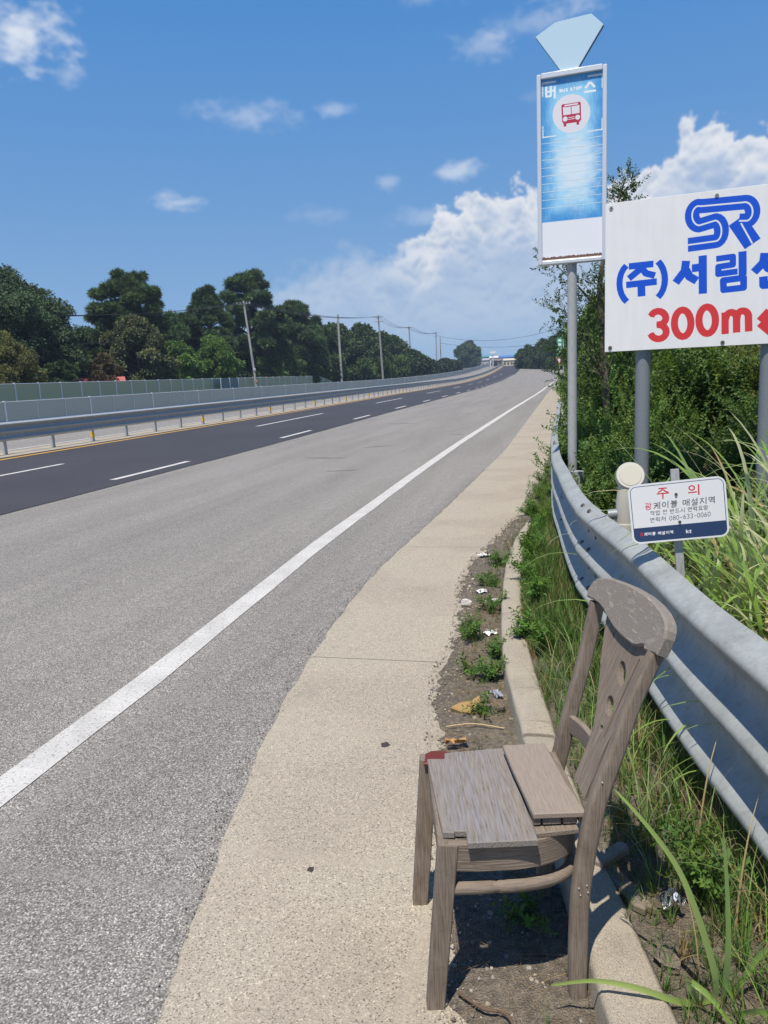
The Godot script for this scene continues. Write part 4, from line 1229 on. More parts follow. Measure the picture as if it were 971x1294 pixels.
# ------------------------------------------------ kerb and dirt
func kerb_and_dirt() -> void:
	var k := setting("kerb")
	var cuts := [1.8, -0.2, -1.2, -3.05, -4.72, -6.1, -7.3, -8.25]
	for i in cuts.size() - 1:
		var m := MB.new()
		var rows := []
		var za: float = cuts[i] - 0.006
		var zb: float = cuts[i + 1] + 0.006
		var n := 22
		var chip := 0.03 * (i % 3)
		for q in n + 1:
			var t := float(q) / n
			var z := lerpf(za, zb, t)
			var a := table(KERB_IN, z)
			var b := table(KERB_OUT, z)
			# run over neighbouring samples to round off the table's corners
			a = (a + table(KERB_IN, z + 0.25) + table(KERB_IN, z - 0.25)) / 3.0
			b = (b + table(KERB_OUT, z + 0.25) + table(KERB_OUT, z - 0.25)) / 3.0
			var e := smoothstep(0.0, 0.06, t) * smoothstep(0.0, 0.06, 1.0 - t)
			var h := lerpf(0.12, 0.07, smoothstep(-6.5, -8.2, z)) - (1.0 - e) * 0.012 - chip * 0.15 + 0.003 * sin(z * 23.0)
			var r := 0.022 + 0.006 * sin(z * 13.0)
			rows.append(PackedVector3Array([Vector3(a, -0.03, z), Vector3(a + 0.006, h - r, z), Vector3(a + 0.006 + r * 0.3, h - r * 0.3, z), Vector3(a + 0.008 + r, h, z), Vector3((a + b) / 2, h + 0.002, z), Vector3(b - 0.02, h, z), Vector3(b, h - 0.02, z), Vector3(b, -0.03, z)]))
		m.grid(rows, false, Vector3(-0.3, 1, 0))
		for row in [rows[0], rows[-1]]:
			m.fan(row, Vector3(0, 0, 1) if row == rows[0] else Vector3(0, 0, -1))
		put("kerb_block", m.mesh(), M.kerb, k)
	# washed-in soil between the slabs and the kerb, with a ragged edge
	var d := setting("dirt_path")
	var left := [2.0, 0.25, 0.0, 0.02, -1.2, -0.17, -1.6, -0.26, -1.9, -0.33, -2.3, -0.42, -3.11, -0.57, -3.82, -0.68, -4.4, -0.66, -5.08, -0.72, -5.7, -0.80, -6.44, -0.79, -7.2, -0.68, -7.8, -0.62, -8.69, -0.51, -11.21, -0.42, -14.26, -0.36, -20.0, -0.3]
	var f := FastNoiseLite.new()
	f.seed = 3
	f.frequency = 1.6
	var rows := []
	var z := 1.0
	while z > -19.0:
		var xl := table(left, z) + 0.06 * f.get_noise_1d(z * 3.0) + 0.05 * f.get_noise_1d(z * 11.0)
		var xr := table(KERB_IN, z) + 0.03 if z > -8.25 else table([-8.25, -0.3, -14.0, -0.1, -20.0, 0.0], z)
		var line := PackedVector3Array()
		for q in 15:
			var t := q / 14.0
			var x := lerpf(xl, xr, t)
			var y := 0.0135 + 0.022 * smoothstep(0.0, 0.5, t) * (0.5 + 0.5 * f.get_noise_2d(x * 6.0, z * 6.0)) + 0.004 * f.get_noise_2d(x * 30.0, z * 30.0) * smoothstep(0.0, 0.2, t)
			if q == 0: y = 0.0128
			line.append(Vector3(x, y, z))
		rows.append(line)
		z -= 0.035
	var m := MB.new()
	m.grid(rows, false, Vector3.UP)
	put("soil", m.mesh(), M.soil, d)
	# crumbs of stone and grit over it
	rng.seed = 9
	var mesh := rock_mesh(2, Vector3(1, 0.7, 0.9))
	var w := []
	var t := []
	for i in 9500:
		var zz := -0.9 - pow(rng.randf(), 1.4) * 11.0
		var a := table(left, zz) - 0.05
		var b := table(KERB_IN, zz) if zz > -8.2 else -0.3
		var x := lerpf(a, b, pow(rng.randf(), 1.25) if rng.randf() < 0.8 else rng.randf())
		var s := 0.0018 + 0.006 * pow(rng.randf(), 5.0) + (0.008 if rng.randf() < 0.012 else 0.0)
		w.append(Transform3D(any_turn(rvec().normalized(), s), Vector3(x, 0.018 + s * 0.3, zz)))
		var g := rr(0.14, 0.42)
		t.append(Color(g * 1.08, g * 0.96, g * rr(0.7, 0.9)))
	var o := copies("grit", mesh, M.rock, d, w, t)
	o.set_meta("kind", "stuff")

# ------------------------------------------------ guardrails
func beam_profile(top: float, tall := 1.0) -> Array:
	# [height, reach] of a three-wave beam
	var p := [[top, 0.0], [top - 0.012, 0.022]]
	for k in 3:
		var c := top - 0.052 - 0.194 * k
		for q in [[0.026, 0.058], [0.013, 0.076], [0.0, 0.081], [-0.013, 0.076], [-0.030, 0.056], [-0.055, 0.022], [-0.078, 0.005], [-0.097, 0.001]]:
			if k == 2 and q[0] < -0.06: continue
			p.append([c + q[0], q[1]])
		if k < 2:
			for q in [[0.078, 0.005], [0.055, 0.022], [0.038, 0.044]]:
				p.append([c - 0.194 + q[0], q[1]])
	p.append([top - 0.503, 0.0])
	for q in p: q[0] = top - (top - q[0]) * tall
	return p

func beam(path: Array, top: float, out_sign: float, lift := 0.0, tall := 1.0) -> ArrayMesh:
	var m := MB.new()
	var prof := beam_profile(top, tall)
	for side in [0.0, 0.004]:
		var rows := []
		for i in path.size():
			var d: Vector3 = (path[mini(i + 1, path.size() - 1)] - path[maxi(i - 1, 0)]).normalized()
			var o := Vector3(d.z, 0, -d.x).normalized() * out_sign
			var line := PackedVector3Array()
			for q in prof:
				line.append(path[i] + o * (q[1] + lift - side) + Vector3(0, q[0], 0))
			rows.append(line)
		var mid: Vector3 = (path[1] - path[0]).normalized()
		m.grid(rows, false, Vector3(mid.z, 0, -mid.x) * out_sign * (1.0 if side == 0.0 else -1.0))
	return m.mesh()

func guardrails() -> void:
	# the near rail, bending away from the road beside the chair
	var o := thing("guardrail", "galvanised three-wave steel guardrail curving past the chair on the roadside", "guardrail")
	var pts := []
	for i in range(0, RAIL.size(), 2):
		pts.append(Vector3(RAIL[i + 1], 0, RAIL[i]))
	var path := smooth_path(pts, 8)
	var cuts := [3.5, -0.45, -4.62, -8.9, -13.2, -17.5, -21.8]
	for i in cuts.size() - 1:
		var seg := []
		for p in path:
			if p.z <= cuts[i] + 0.17 and p.z >= cuts[i + 1] - 0.17: seg.append(p)
		seg.push_front(Vector3(table(RAIL, cuts[i] + 0.18), 0, cuts[i] + 0.18) if i != 0 else seg[0] + Vector3(0.01, 0, 0.1))
		put("beam", beam(seg, 0.805, 1.0, 0.007 * (i % 2), 1.18), M.zinc, o)
	# bolts in the lap joints
	var bolt := MB.new()
	var rows := []
	for i in 4:
		var line := PackedVector3Array()
		for j in 10:
			var a := TAU * j / 10.0
			line.append(Vector3(sin(PI / 2 * i / 3.0) * 0.016 * cos(a) * 1.4, sin(PI / 2 * i / 3.0) * 0.016 * sin(a), cos(PI / 2 * i / 3.0) * 0.009))
		rows.append(line)
	bolt.grid(rows, true, Vector3(0, 0, 1))
	var bm := bolt.mesh()
	for cz in [-0.45, -4.62, -8.9]:
		for q in [[0.10, 0.786, 0.045], [-0.10, 0.786, 0.045], [0.10, 0.63, 0.004], [-0.10, 0.63, 0.004], [0.10, 0.56, 0.05], [-0.10, 0.56, 0.05], [0.10, 0.40, 0.004], [-0.10, 0.40, 0.004], [0.1, 0.33, 0.05], [-0.1, 0.33, 0.05]]:
			var z: float = cz + q[0]
			var dx := (table(RAIL, z + 0.2) - table(RAIL, z - 0.2)) / 0.4
			var d := Vector3(-dx, 0, -1).normalized()
			var out := Vector3(d.z, 0, -d.x)
			if out.x > 0: out = -out
			var pos: Vector3 = Vector3(table(RAIL, z), q[1], z) + out * (q[2] + 0.008)
			var face := (out + Vector3(0, 0.9 if q[2] > 0.03 else 0.0, 0)).normalized()
			put("bolt", bm, M.bolt, o, Transform3D(Basis.looking_at(-face, Vector3.UP), pos))
	for z in [0.6, -1.4, -4.62, -6.7, -8.9, -11.0, -13.2, -15.4]:
		var m := MB.new()
		var x := table(RAIL, z) + 0.10
		m.tube([Vector3(x, -0.1, z), Vector3(x, 0.74, z)], [0.057], 14)
		put("post", m.mesh(), M.zinc, o)
	# the median rail: posts every two metres, some with yellow reflectors
	var r := thing("guardrail", "long grey steel guardrail with yellow banded posts along the road's median", "guardrail")
	for k in 42:
		var z0 := 4.0 - 8.0 * k
		var seg := []
		for i in 5:
			var z := z0 - 2.0 * i - (0.05 if i == 4 else 0.0)
			seg.append(Vector3(table(MEDIAN, z), rise(z), z))
		put("beam", beam(seg, 0.86, -1.0, 0.004 * (k % 2)), M.zinc_far, r)
	var pm := MB.new()
	pm.tube([Vector3(0, -0.1, 0), Vector3(0, 0.80, 0)], [0.06], 10)
	var post := pm.mesh()
	var ym := MB.new()
	ym.tube([Vector3(0, 0.14, 0), Vector3(0, 0.30, 0)], [0.064], 10)
	var band := ym.mesh()
	for i in 160:
		var z := 2.4 - 2.0 * i
		var x := table(MEDIAN, z) - 0.02
		var p := put("post", post, M.zinc_far, r, Transform3D(Basis.IDENTITY, Vector3(x, rise(z), z)))
		if i % 4 == 0: put("reflector", band, M.reflector, p)

func fence_run(label: String, called: String, x0: float, xs: Array, z0: float, z1: float, step: float, sub: int, h: float, low: float, panel: Material, frame: Material, end_slope := false) -> void:
	var o := thing(called, label, "fence")
	var z := z0
	while z > z1:
		var za := z
		var zb := maxf(z - step, z1)
		var pa := Vector3(table(xs, za) + x0, rise(za), za)
		var pb := Vector3(table(xs, zb) + x0, rise(zb), zb)
		var ha := h
		var hb := h
		if end_slope:
			ha = h * smoothstep(z1 - 1.0, z1 + 18.0, za)
			hb = h * smoothstep(z1 - 1.0, z1 + 18.0, zb)
		var m := MB.new()
		m.box(pa + Vector3(0, ha / 2 - 0.05, 0), Vector3(0.12, ha + 0.14, 0.12), 0.01)
		put("post", m.mesh(), frame, o)
		m = MB.new()
		var n := Vector3(0, 0, -1).cross(Vector3.UP)
		for s in [-0.008, 0.008]:
			m.quad(pa + Vector3(s, low, -0.05), pb + Vector3(s, low, 0.05), pb + Vector3(s, hb - 0.06, 0.05), pa + Vector3(s, ha - 0.06, -0.05), Vector3(s, 0, 0))
		var p := put("panel", m.mesh(), panel, o)
		m = MB.new()
		for q in [0.0, 1.0]:
			m.tube([pa + Vector3(0.03, lerpf(low, ha - 0.04, q), 0), pb + Vector3(0.03, lerpf(low, hb - 0.04, q), 0)], [0.028], 6)
		for k in range(1, sub):
			var t := float(k) / sub
			var b := pa.lerp(pb, t)
			m.tube([b + Vector3(0.03, low, 0), b + Vector3(0.03, lerpf(ha, hb, t) - 0.05, 0)], [0.025], 6)
		put("frame", m.mesh(), frame, p)
		z -= step

func fences() -> void:
	var xs := FENCE
	var sheet := mat(Color(0.30, 0.34, 0.34), 0.7)
	M.sheet = sheet
	var mesh_sheet := surf(M.zinc.albedo_texture, 0.7, Vector3(0.6, 0.6, 0.6))
	mesh_sheet.albedo_texture = tex(256, func(i: int) -> Vector3:
		var y := i / 256
		var g := 0.55 + 0.16 * sin(y * 0.37 + sin((i % 256) * 0.05) * 2.0) * sin((i % 256) * 0.11)
		return Vector3(g * 0.80, g * 0.84, g * 0.72))
	fence_run("low roadside fence of pale grey mesh panels across the far carriageway", "fence", 0.0, xs, -20.8, -330.0, 8.25, 3, 1.2, 0.06, mesh_sheet, M.alu)
	var screen := mat(Color(0.52, 0.50, 0.31), 0.9)
	fence_run("tall olive-tinted screen fence on thin posts in front of the pine trees", "noise_barrier", -5.2, xs, -30.0, -135.0, 2.5, 1, 2.28, 0.05, screen, M.alu, true)
	# one odd bluish panel and a yellow-capped post stand in that line, in front of the leaning pole
	var o := thing("fence", "bluish grey solid panel set before the olive screen fence by the leaning pole", "fence", Vector3(-36.4, 0, -80.0))
	var m := MB.new()
	m.box(Vector3(0, 1.1, 0), Vector3(0.06, 2.3, 4.6), 0.01)
	put("panel", m.mesh(), mat(Color(0.13, 0.2, 0.22), 0.6), o)
	m = MB.new()
	for z in [-2.3, 0.0, 2.3]: m.box(Vector3(0.06, 1.1, z), Vector3(0.06, 2.34, 0.06), 0.01)
	put("frame", m.mesh(), M.alu, o)

# ------------------------------------------------ trees, poles and house across the road
func polar(az: float, dist: float, y := 0.0) -> Vector3:
	return Vector3(sin(deg_to_rad(az)) * dist, y, -cos(deg_to_rad(az)) * dist)

func wood(called: String, label: String, az: float, el: float, rdeg: float, extra: float, col: Color, kind: String, clumps: int, per: int, sd: int, group := "") -> void:
	# a tree behind the screen fence: how high and wide it stands in degrees
	var d := 38.5 / sin(deg_to_rad(-az))
	for k in 12: d = (7.4 - table(FENCE, -d * cos(deg_to_rad(az)))) / sin(deg_to_rad(-az))
	d += d * tan(deg_to_rad(rdeg)) * 0.9 + maxf(extra, 0.0)
	var at := polar(az, d)
	var y := rise(at.z)
	tree(called, label, Vector3(at.x, y, at.z), 1.6 - y + d * tan(deg_to_rad(el)), d * tan(deg_to_rad(rdeg)), 0.6 if kind != "pine" else 1.6, col, kind, clumps, per, sd, group, d / 72.0)

func far_left() -> void:
	var pine := Color(0.078, 0.135, 0.046)
	var dark := Color(0.075, 0.125, 0.046)
	wood("oak_tree", "huge round dark green tree towering over the left end of the wood", -38.8, 7.7, 5.0, 9.0, Color(0.066, 0.112, 0.046), "oak", 100, 66, 201)
	wood("pine_tree", "broad layered pine standing between the huge round tree and the red roof", -31.0, 7.5, 3.1, 10.0, Color(0.09, 0.15, 0.046), "pine", 120, 40, 202)
	wood("pine_tree", "lower dark pine filling the gap beside the broad layered pine", -27.6, 4.7, 2.6, 14.0, pine, "pine", 80, 36, 203)
	wood("pine_tree", "slim pine with a ragged narrow top left of the leaning pole", -25.8, 6.5, 1.7, 9.0, pine, "pine", 64, 36, 204)
	wood("pine_tree", "tallest pine with stepped flat branches directly behind the leaning pole", -22.8, 7.6, 2.5, 8.0, pine, "pine", 104, 40, 205)
	wood("pine_tree", "rounded dark pine right of the leaning pole", -20.1, 5.3, 2.3, 3.0, pine, "pine", 84, 36, 206)
	wood("pine_tree", "short pine with a pointed tip in the lower part of the wood", -18.1, 4.2, 1.5, 3.0, pine, "pine", 52, 33, 207)
	wood("oak_tree", "dark round tree behind the bare concrete pole", -16.3, 3.75, 1.9, 4.0, dark, "oak", 44, 50, 208)
	wood("oak_tree", "mid green round tree between the concrete pole and the crossarm pole", -14.5, 3.65, 1.8, 4.0, Color(0.075, 0.13, 0.042), "oak", 44, 50, 209)
	wood("oak_tree", "dense green tree just behind the crossarm pole", -12.8, 2.75, 1.6, 4.0, Color(0.068, 0.118, 0.04), "oak", 44, 50, 210)
	wood("oak_tree", "low tree at the right end of the wood beside the second crossarm pole", -11.3, 1.6, 1.2, 4.0, dark, "oak", 34, 48, 211)
	wood("oak_tree", "dull grey green round tree beside the red roof", -30.5, 4.7, 2.3, 0.0, Color(0.115, 0.140, 0.062), "oak", 46, 60, 212)
	wood("maple_tree", "bright yellow green leafy tree next to the dull round tree", -27.8, 3.0, 1.75, -1.0, Color(0.13, 0.24, 0.045), "far", 36, 44, 213, "bright leafy trees")
	wood("maple_tree", "bright yellow green leafy tree closest to the leaning utility pole", -25.2, 3.2, 1.85, -1.0, Color(0.13, 0.24, 0.045), "far", 36, 44, 214, "bright leafy trees")
	wood("persimmon_tree", "olive tree with yellowish leaves at the left end of the screen fence", -39.4, 3.7, 2.4, -1.0, Color(0.16, 0.17, 0.05), "far", 48, 50, 215)
	wood("persimmon_tree", "low reddish bush beside the red roof", -32.6, 2.3, 1.2, -1.5, Color(0.11, 0.085, 0.035), "far", 20, 36, 216)
	wood("oak_tree", "small green bush left of the red roof", -35.6, 1.9, 1.4, -1.5, Color(0.06, 0.105, 0.035), "far", 22, 36, 217)
	for k in 7:
		wood("hedge_bush", "mid green hedge bush growing behind the screen fence", -21.4 + 1.4 * k, 2.1 + 0.15 * sin(k * 2.0) - 0.1 * k, 1.6, -1.0, Color(0.095, 0.165, 0.045), "far", 26, 44, 220 + k, "bushes behind the screen fence")
	# the wood behind, seen through the gaps
	for k in 9:
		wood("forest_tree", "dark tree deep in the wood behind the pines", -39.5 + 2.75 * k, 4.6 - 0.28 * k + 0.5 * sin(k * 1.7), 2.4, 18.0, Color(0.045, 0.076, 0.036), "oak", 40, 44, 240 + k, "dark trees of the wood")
	for k in 5:
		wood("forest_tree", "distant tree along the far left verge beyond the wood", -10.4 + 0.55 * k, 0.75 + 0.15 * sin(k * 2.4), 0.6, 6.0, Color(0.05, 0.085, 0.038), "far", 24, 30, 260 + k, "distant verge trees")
	var lone_at := polar(-7.1, 386)
	tree("oak_tree", "lone bushy tree rising above the far bend of the road", Vector3(lone_at.x, 4.0, lone_at.z), 12.6, 6.4, 0.6, Color(0.08, 0.135, 0.045), "oak", 64, 46, 270, "", 1.9)
	# red-roofed house, low behind the screen fence
	var h := thing("house", "low house with a red metal roof behind the screen fence", "house", polar(-33.2, 72, 0))
	h.rotation.y = deg_to_rad(36)
	h.position.y = -0.42
	h.scale = Vector3(0.78, 1.0, 0.9)
	var m := MB.new()
	m.box(Vector3(0, 0.8, 0), Vector3(4.6, 1.7, 3.2))
	put("wall", m.mesh(), mat(Color(0.5, 0.46, 0.4), 0.9), h)
	m = MB.new()
	m.slab(PackedVector2Array([Vector2(-1.9, 1.72), Vector2(0, 2.95), Vector2(1.9, 1.72), Vector2(1.9, 1.85), Vector2(0, 3.08), Vector2(-1.9, 1.85)]), Transform3D(Basis(Vector3.UP, PI / 2), Vector3.ZERO), 5.2)
	put("roof", m.mesh(), mat(Color(0.42, 0.10, 0.09), 0.6), h)
	m = MB.new()
	m.box(Vector3(1.0, 1.0, 1.62), Vector3(0.9, 0.8, 0.06), 0.01)
	put("window", m.mesh(), mat(Color(0.05, 0.06, 0.07), 0.1), h)
	# poles and wires
	var tops := []
	tops.append(pole("grey utility pole leaning left before the tallest pine", polar(-22.5, 97), 11.4, Vector3(-1.0, 0, 0), 0.17, 1, 281))
	pole("plain pale concrete pole without crossarms behind the screen fence", polar(-16.35, 136), 12.5, Vector3(-0.1, 0, 0), 0.25, 0, 282)
	tops.append(pole("utility pole with two crossarms at the edge of the wood", polar(-13.3, 158), 13.6, Vector3(-0.5, 0, 0), 0.22, 2, 283))
	tops.append(pole("slim utility pole with one high crossarm past the wood", polar(-11.2, 195), 12.8, Vector3(-0.3, 0, 0), 0.22, 1, 284))
	tops.append(pole("far utility pole of a pair near the bend, crossarm on top", polar(-9.35, 262), 12.9, Vector3.ZERO, 0.24, 2, 285))
	pole("far plain pole standing beside the far crossarm pole", polar(-9.05, 264), 11.2, Vector3.ZERO, 0.24, 0, 286)
	tops.push_front(polar(-46.0, 62, 7.4))
	var wm := thing("power_line", "thin black overhead wires strung along the utility poles", "wire")
	for i in tops.size() - 1:
		for q in [-0.7, 0.0, 0.7]:
			wire(wm, tops[i] + Vector3(q, 0.1, 0), tops[i + 1] + Vector3(q, 0.1, 0), 0.9, 0.010 + 0.0001 * tops[i + 1].length())
	wire(wm, polar(-46.0, 62, 5.4), polar(-22.5, 97, 7.6), 0.6, 0.018)
	var wl := thing("power_line", "long sagging wire crossing high over the far road", "wire")
	wire(wl, polar(-9.35, 262, 14.4), polar(1.4, 230, 15.5), 3.6, 0.04)
	wire(wl, polar(-9.05, 264, 12.0), polar(1.4, 230, 11.0), 2.4, 0.04)

func wire(parent: Node3D, a: Vector3, b: Vector3, sag: float, r: float) -> void:
	var p := []
	for i in 17:
		var t := i / 16.0
		p.append(a.lerp(b, t) - Vector3(0, sag * 4.0 * t * (1.0 - t), 0))
	var m := MB.new()
	m.tube(p, [r], 4, false)
	put("wire", m.mesh(), M.wire, parent)

func pole(label: String, at: Vector3, h: float, lean: Vector3, r: float, arms: int, sd: int) -> Vector3:
	at.y = rise(at.z)
	var o := thing("utility_pole", label, "pole", at)
	var m := MB.new()
	m.tube([Vector3(0, -0.3, 0), lean * 0.5 + Vector3(0, h / 2, 0), lean + Vector3(0, h, 0)], [r, r * 0.85, r * 0.7], 10)
	put("shaft", m.mesh(), M.pole_concrete, o)
	for k in arms:
		var y := h - 0.35 - 0.9 * k
		var c := lean * (y / h) + Vector3(0, y, 0)
		m = MB.new()
		m.box(c + Vector3(0, 0, r), Vector3(1.9, 0.09, 0.09), 0.01)
		var arm := put("crossarm", m.mesh(), M.grey_paint, o)
		m = MB.new()
		for q in [-0.8, -0.4, 0.4, 0.8]:
			m.tube([c + Vector3(q, 0.04, r), c + Vector3(q, 0.1, r), c + Vector3(q, 0.2, r)], [0.03, 0.06, 0.03], 8)
		put("insulator", m.mesh(), M.white_paint, arm)
	if sd == 281:
		m = MB.new()
		m.box(lean * 0.38 + Vector3(0.22, 3.2, 0.1), Vector3(0.25, 0.35, 0.25), 0.03)
		put("lamp_box", m.mesh(), M.alu, o)
		m = MB.new()
		m.box(lean * 0.2 + Vector3(0.2, 1.75, 0.1), Vector3(0.3, 0.25, 0.2), 0.03)
		put("junction_box", m.mesh(), mat(Color(0.4, 0.2, 0.08), 0.7), o)
	return at + lean + Vector3(0, h - 0.3, 0)

# ------------------------------------------------ the far town and signs at the bend
func far_town() -> void:
	var specs := [
		["white hall with a long blue roof at the far end of the road", -4.35, 402, 10.5, 4.6, 6.0, Color(0.75, 0.76, 0.78), Color(0.06, 0.18, 0.5)],
		["pale shop with a wide cream canopy front beside the blue-roofed hall", -4.05, 385, 6.5, 2.8, 5.0, Color(0.62, 0.55, 0.42), Color(0.55, 0.5, 0.42)],
		["green-walled shed at the right end of the distant town", -3.35, 398, 5.4, 5.2, 5.0, Color(0.05, 0.32, 0.25), Color(0.04, 0.25, 0.2)],
		["small brown workshop in the middle of the distant town", -5.0, 380, 5.0, 2.8, 4.0, Color(0.24, 0.17, 0.13), Color(0.2, 0.15, 0.13)],
		["white flat building under the white tower", -5.2, 392, 4.0, 4.4, 4.0, Color(0.78, 0.78, 0.78), Color(0.6, 0.6, 0.6)],
		["grey-roofed barn at the left end of the distant town", -5.95, 386, 5.5, 3.4, 5.0, Color(0.5, 0.5, 0.5), Color(0.36, 0.38, 0.4)],
		["teal-roofed house behind the grey barn", -5.75, 412, 5.2, 5.4, 4.0, Color(0.6, 0.6, 0.58), Color(0.08, 0.25, 0.25)]]
	for s in specs:
		var at := polar(s[1], s[2])
		var o := thing("town_building", s[0], "building", Vector3(at.x, rise(at.z), at.z), "buildings of the distant town")
		var m := MB.new()
		m.box(Vector3(0, s[4] / 2, 0), Vector3(s[3], s[4], s[5]))
		put("wall", m.mesh(), mat(s[6], 0.85), o)
		m = MB.new()
		var hw: float = s[5] / 2 + 0.3
		m.slab(PackedVector2Array([Vector2(-hw, s[4] + 0.02), Vector2(0, s[4] + 0.9), Vector2(hw, s[4] + 0.02), Vector2(hw, s[4] + 0.14), Vector2(0, s[4] + 1.02), Vector2(-hw, s[4] + 0.14)]), Transform3D(Basis(Vector3.UP, PI / 2), Vector3.ZERO), s[3] + 0.5)
		put("roof", m.mesh(), mat(s[7], 0.6), o)
		var n := int(s[3] / 1.6)
		for k in n:
			m = MB.new()
			m.box(Vector3(-s[3] / 2 + (k + 0.5) * s[3] / n, 1.4, s[5] / 2 + 0.02), Vector3(0.9, 1.1, 0.06))
			put("window", m.mesh(), mat(Color(0.06, 0.07, 0.09), 0.2), o)
	var t0 := polar(-5.28, 376)
	var t := thing("tower", "white sign tower with a wide top over the distant town", "tower", Vector3(t0.x, rise(t0.z), t0.z))
	var m := MB.new()
	m.tube([Vector3(0, 0, 0), Vector3(0, 6.4, 0)], [0.3, 0.25], 8)
	put("mast", m.mesh(), M.alu, t)
	m = MB.new()
	m.slab(PackedVector2Array([Vector2(-1.6, 6.9), Vector2(-0.5, 6.2), Vector2(0.5, 6.2), Vector2(1.6, 6.6), Vector2(1.3, 7.4), Vector2(-1.2, 7.3)]), Transform3D.IDENTITY, 0.7)
	put("top_board", m.mesh(), M.white_paint, t)
	# road signs by the junction
	var s0 := Vector3(-8.2, rise(-234.0), -234.0)
	var b := thing("road_sign", "small blue and white square road sign before the far trees", "road sign", s0)
	m = MB.new()
	m.tube([Vector3.ZERO, Vector3(0, 2.4, 0)], [0.05], 8)
	put("post", m.mesh(), M.alu, b)
	m = MB.new()
	m.box(Vector3(0, 2.6, 0.06), Vector3(0.8, 0.9, 0.04), 0.01)
	put("plate", m.mesh(), mat(Color(0.25, 0.5, 0.85), 0.4), b)
	m = MB.new()
	m.slab(PackedVector2Array([Vector2(-0.3, 2.3), Vector2(0.3, 2.3), Vector2(0.05, 2.85), Vector2(-0.05, 2.85)]), Transform3D(Basis.IDENTITY, Vector3(0, 0, 0.085)), 0.01)
	put("symbol", m.mesh(), M.white_paint, b)
	var y := thing("road_sign", "triangular white give-way sign with red rim on a thin post", "road sign", Vector3(-0.95, 0.05, -92.0))
	m = MB.new()
	m.tube([Vector3.ZERO, Vector3(0, 2.3, 0)], [0.04], 8)
	put("post", m.mesh(), M.alu, y)
	m = MB.new()
	m.slab(PackedVector2Array([Vector2(0, 2.15), Vector2(0.42, 2.9), Vector2(-0.42, 2.9)]), Transform3D(Basis.IDENTITY, Vector3(0, 0, 0.06)), 0.02)
	put("plate", m.mesh(), mat(Color(0.55, 0.06, 0.05), 0.4), y)
	m = MB.new()
	m.slab(PackedVector2Array([Vector2(0, 2.3), Vector2(0.31, 2.83), Vector2(-0.31, 2.83)]), Transform3D(Basis.IDENTITY, Vector3(0, 0, 0.076)), 0.01)
	put("face", m.mesh(), M.white_paint, y)
	var g := thing("banner_sign", "tall narrow green banner sign with white marks above the far trees", "sign", Vector3(-1.45, 0.05, -104.0))
	m = MB.new()
	m.tube([Vector3(0.9, 0, 0), Vector3(0.9, 5.6, 0)], [0.06], 8)
	put("post", m.mesh(), M.alu, g)
	m = MB.new()
	m.box(Vector3(0.42, 4.4, 0), Vector3(0.75, 2.4, 0.08), 0.01)
	put("board", m.mesh(), mat(Color(0.05, 0.34, 0.22), 0.5), g)
	m = MB.new()
	for k in 4: m.box(Vector3(0.42, 5.2 - 0.52 * k, 0.045), Vector3(0.4, 0.28, 0.012))
	put("lettering", m.mesh(), M.white_paint, g)

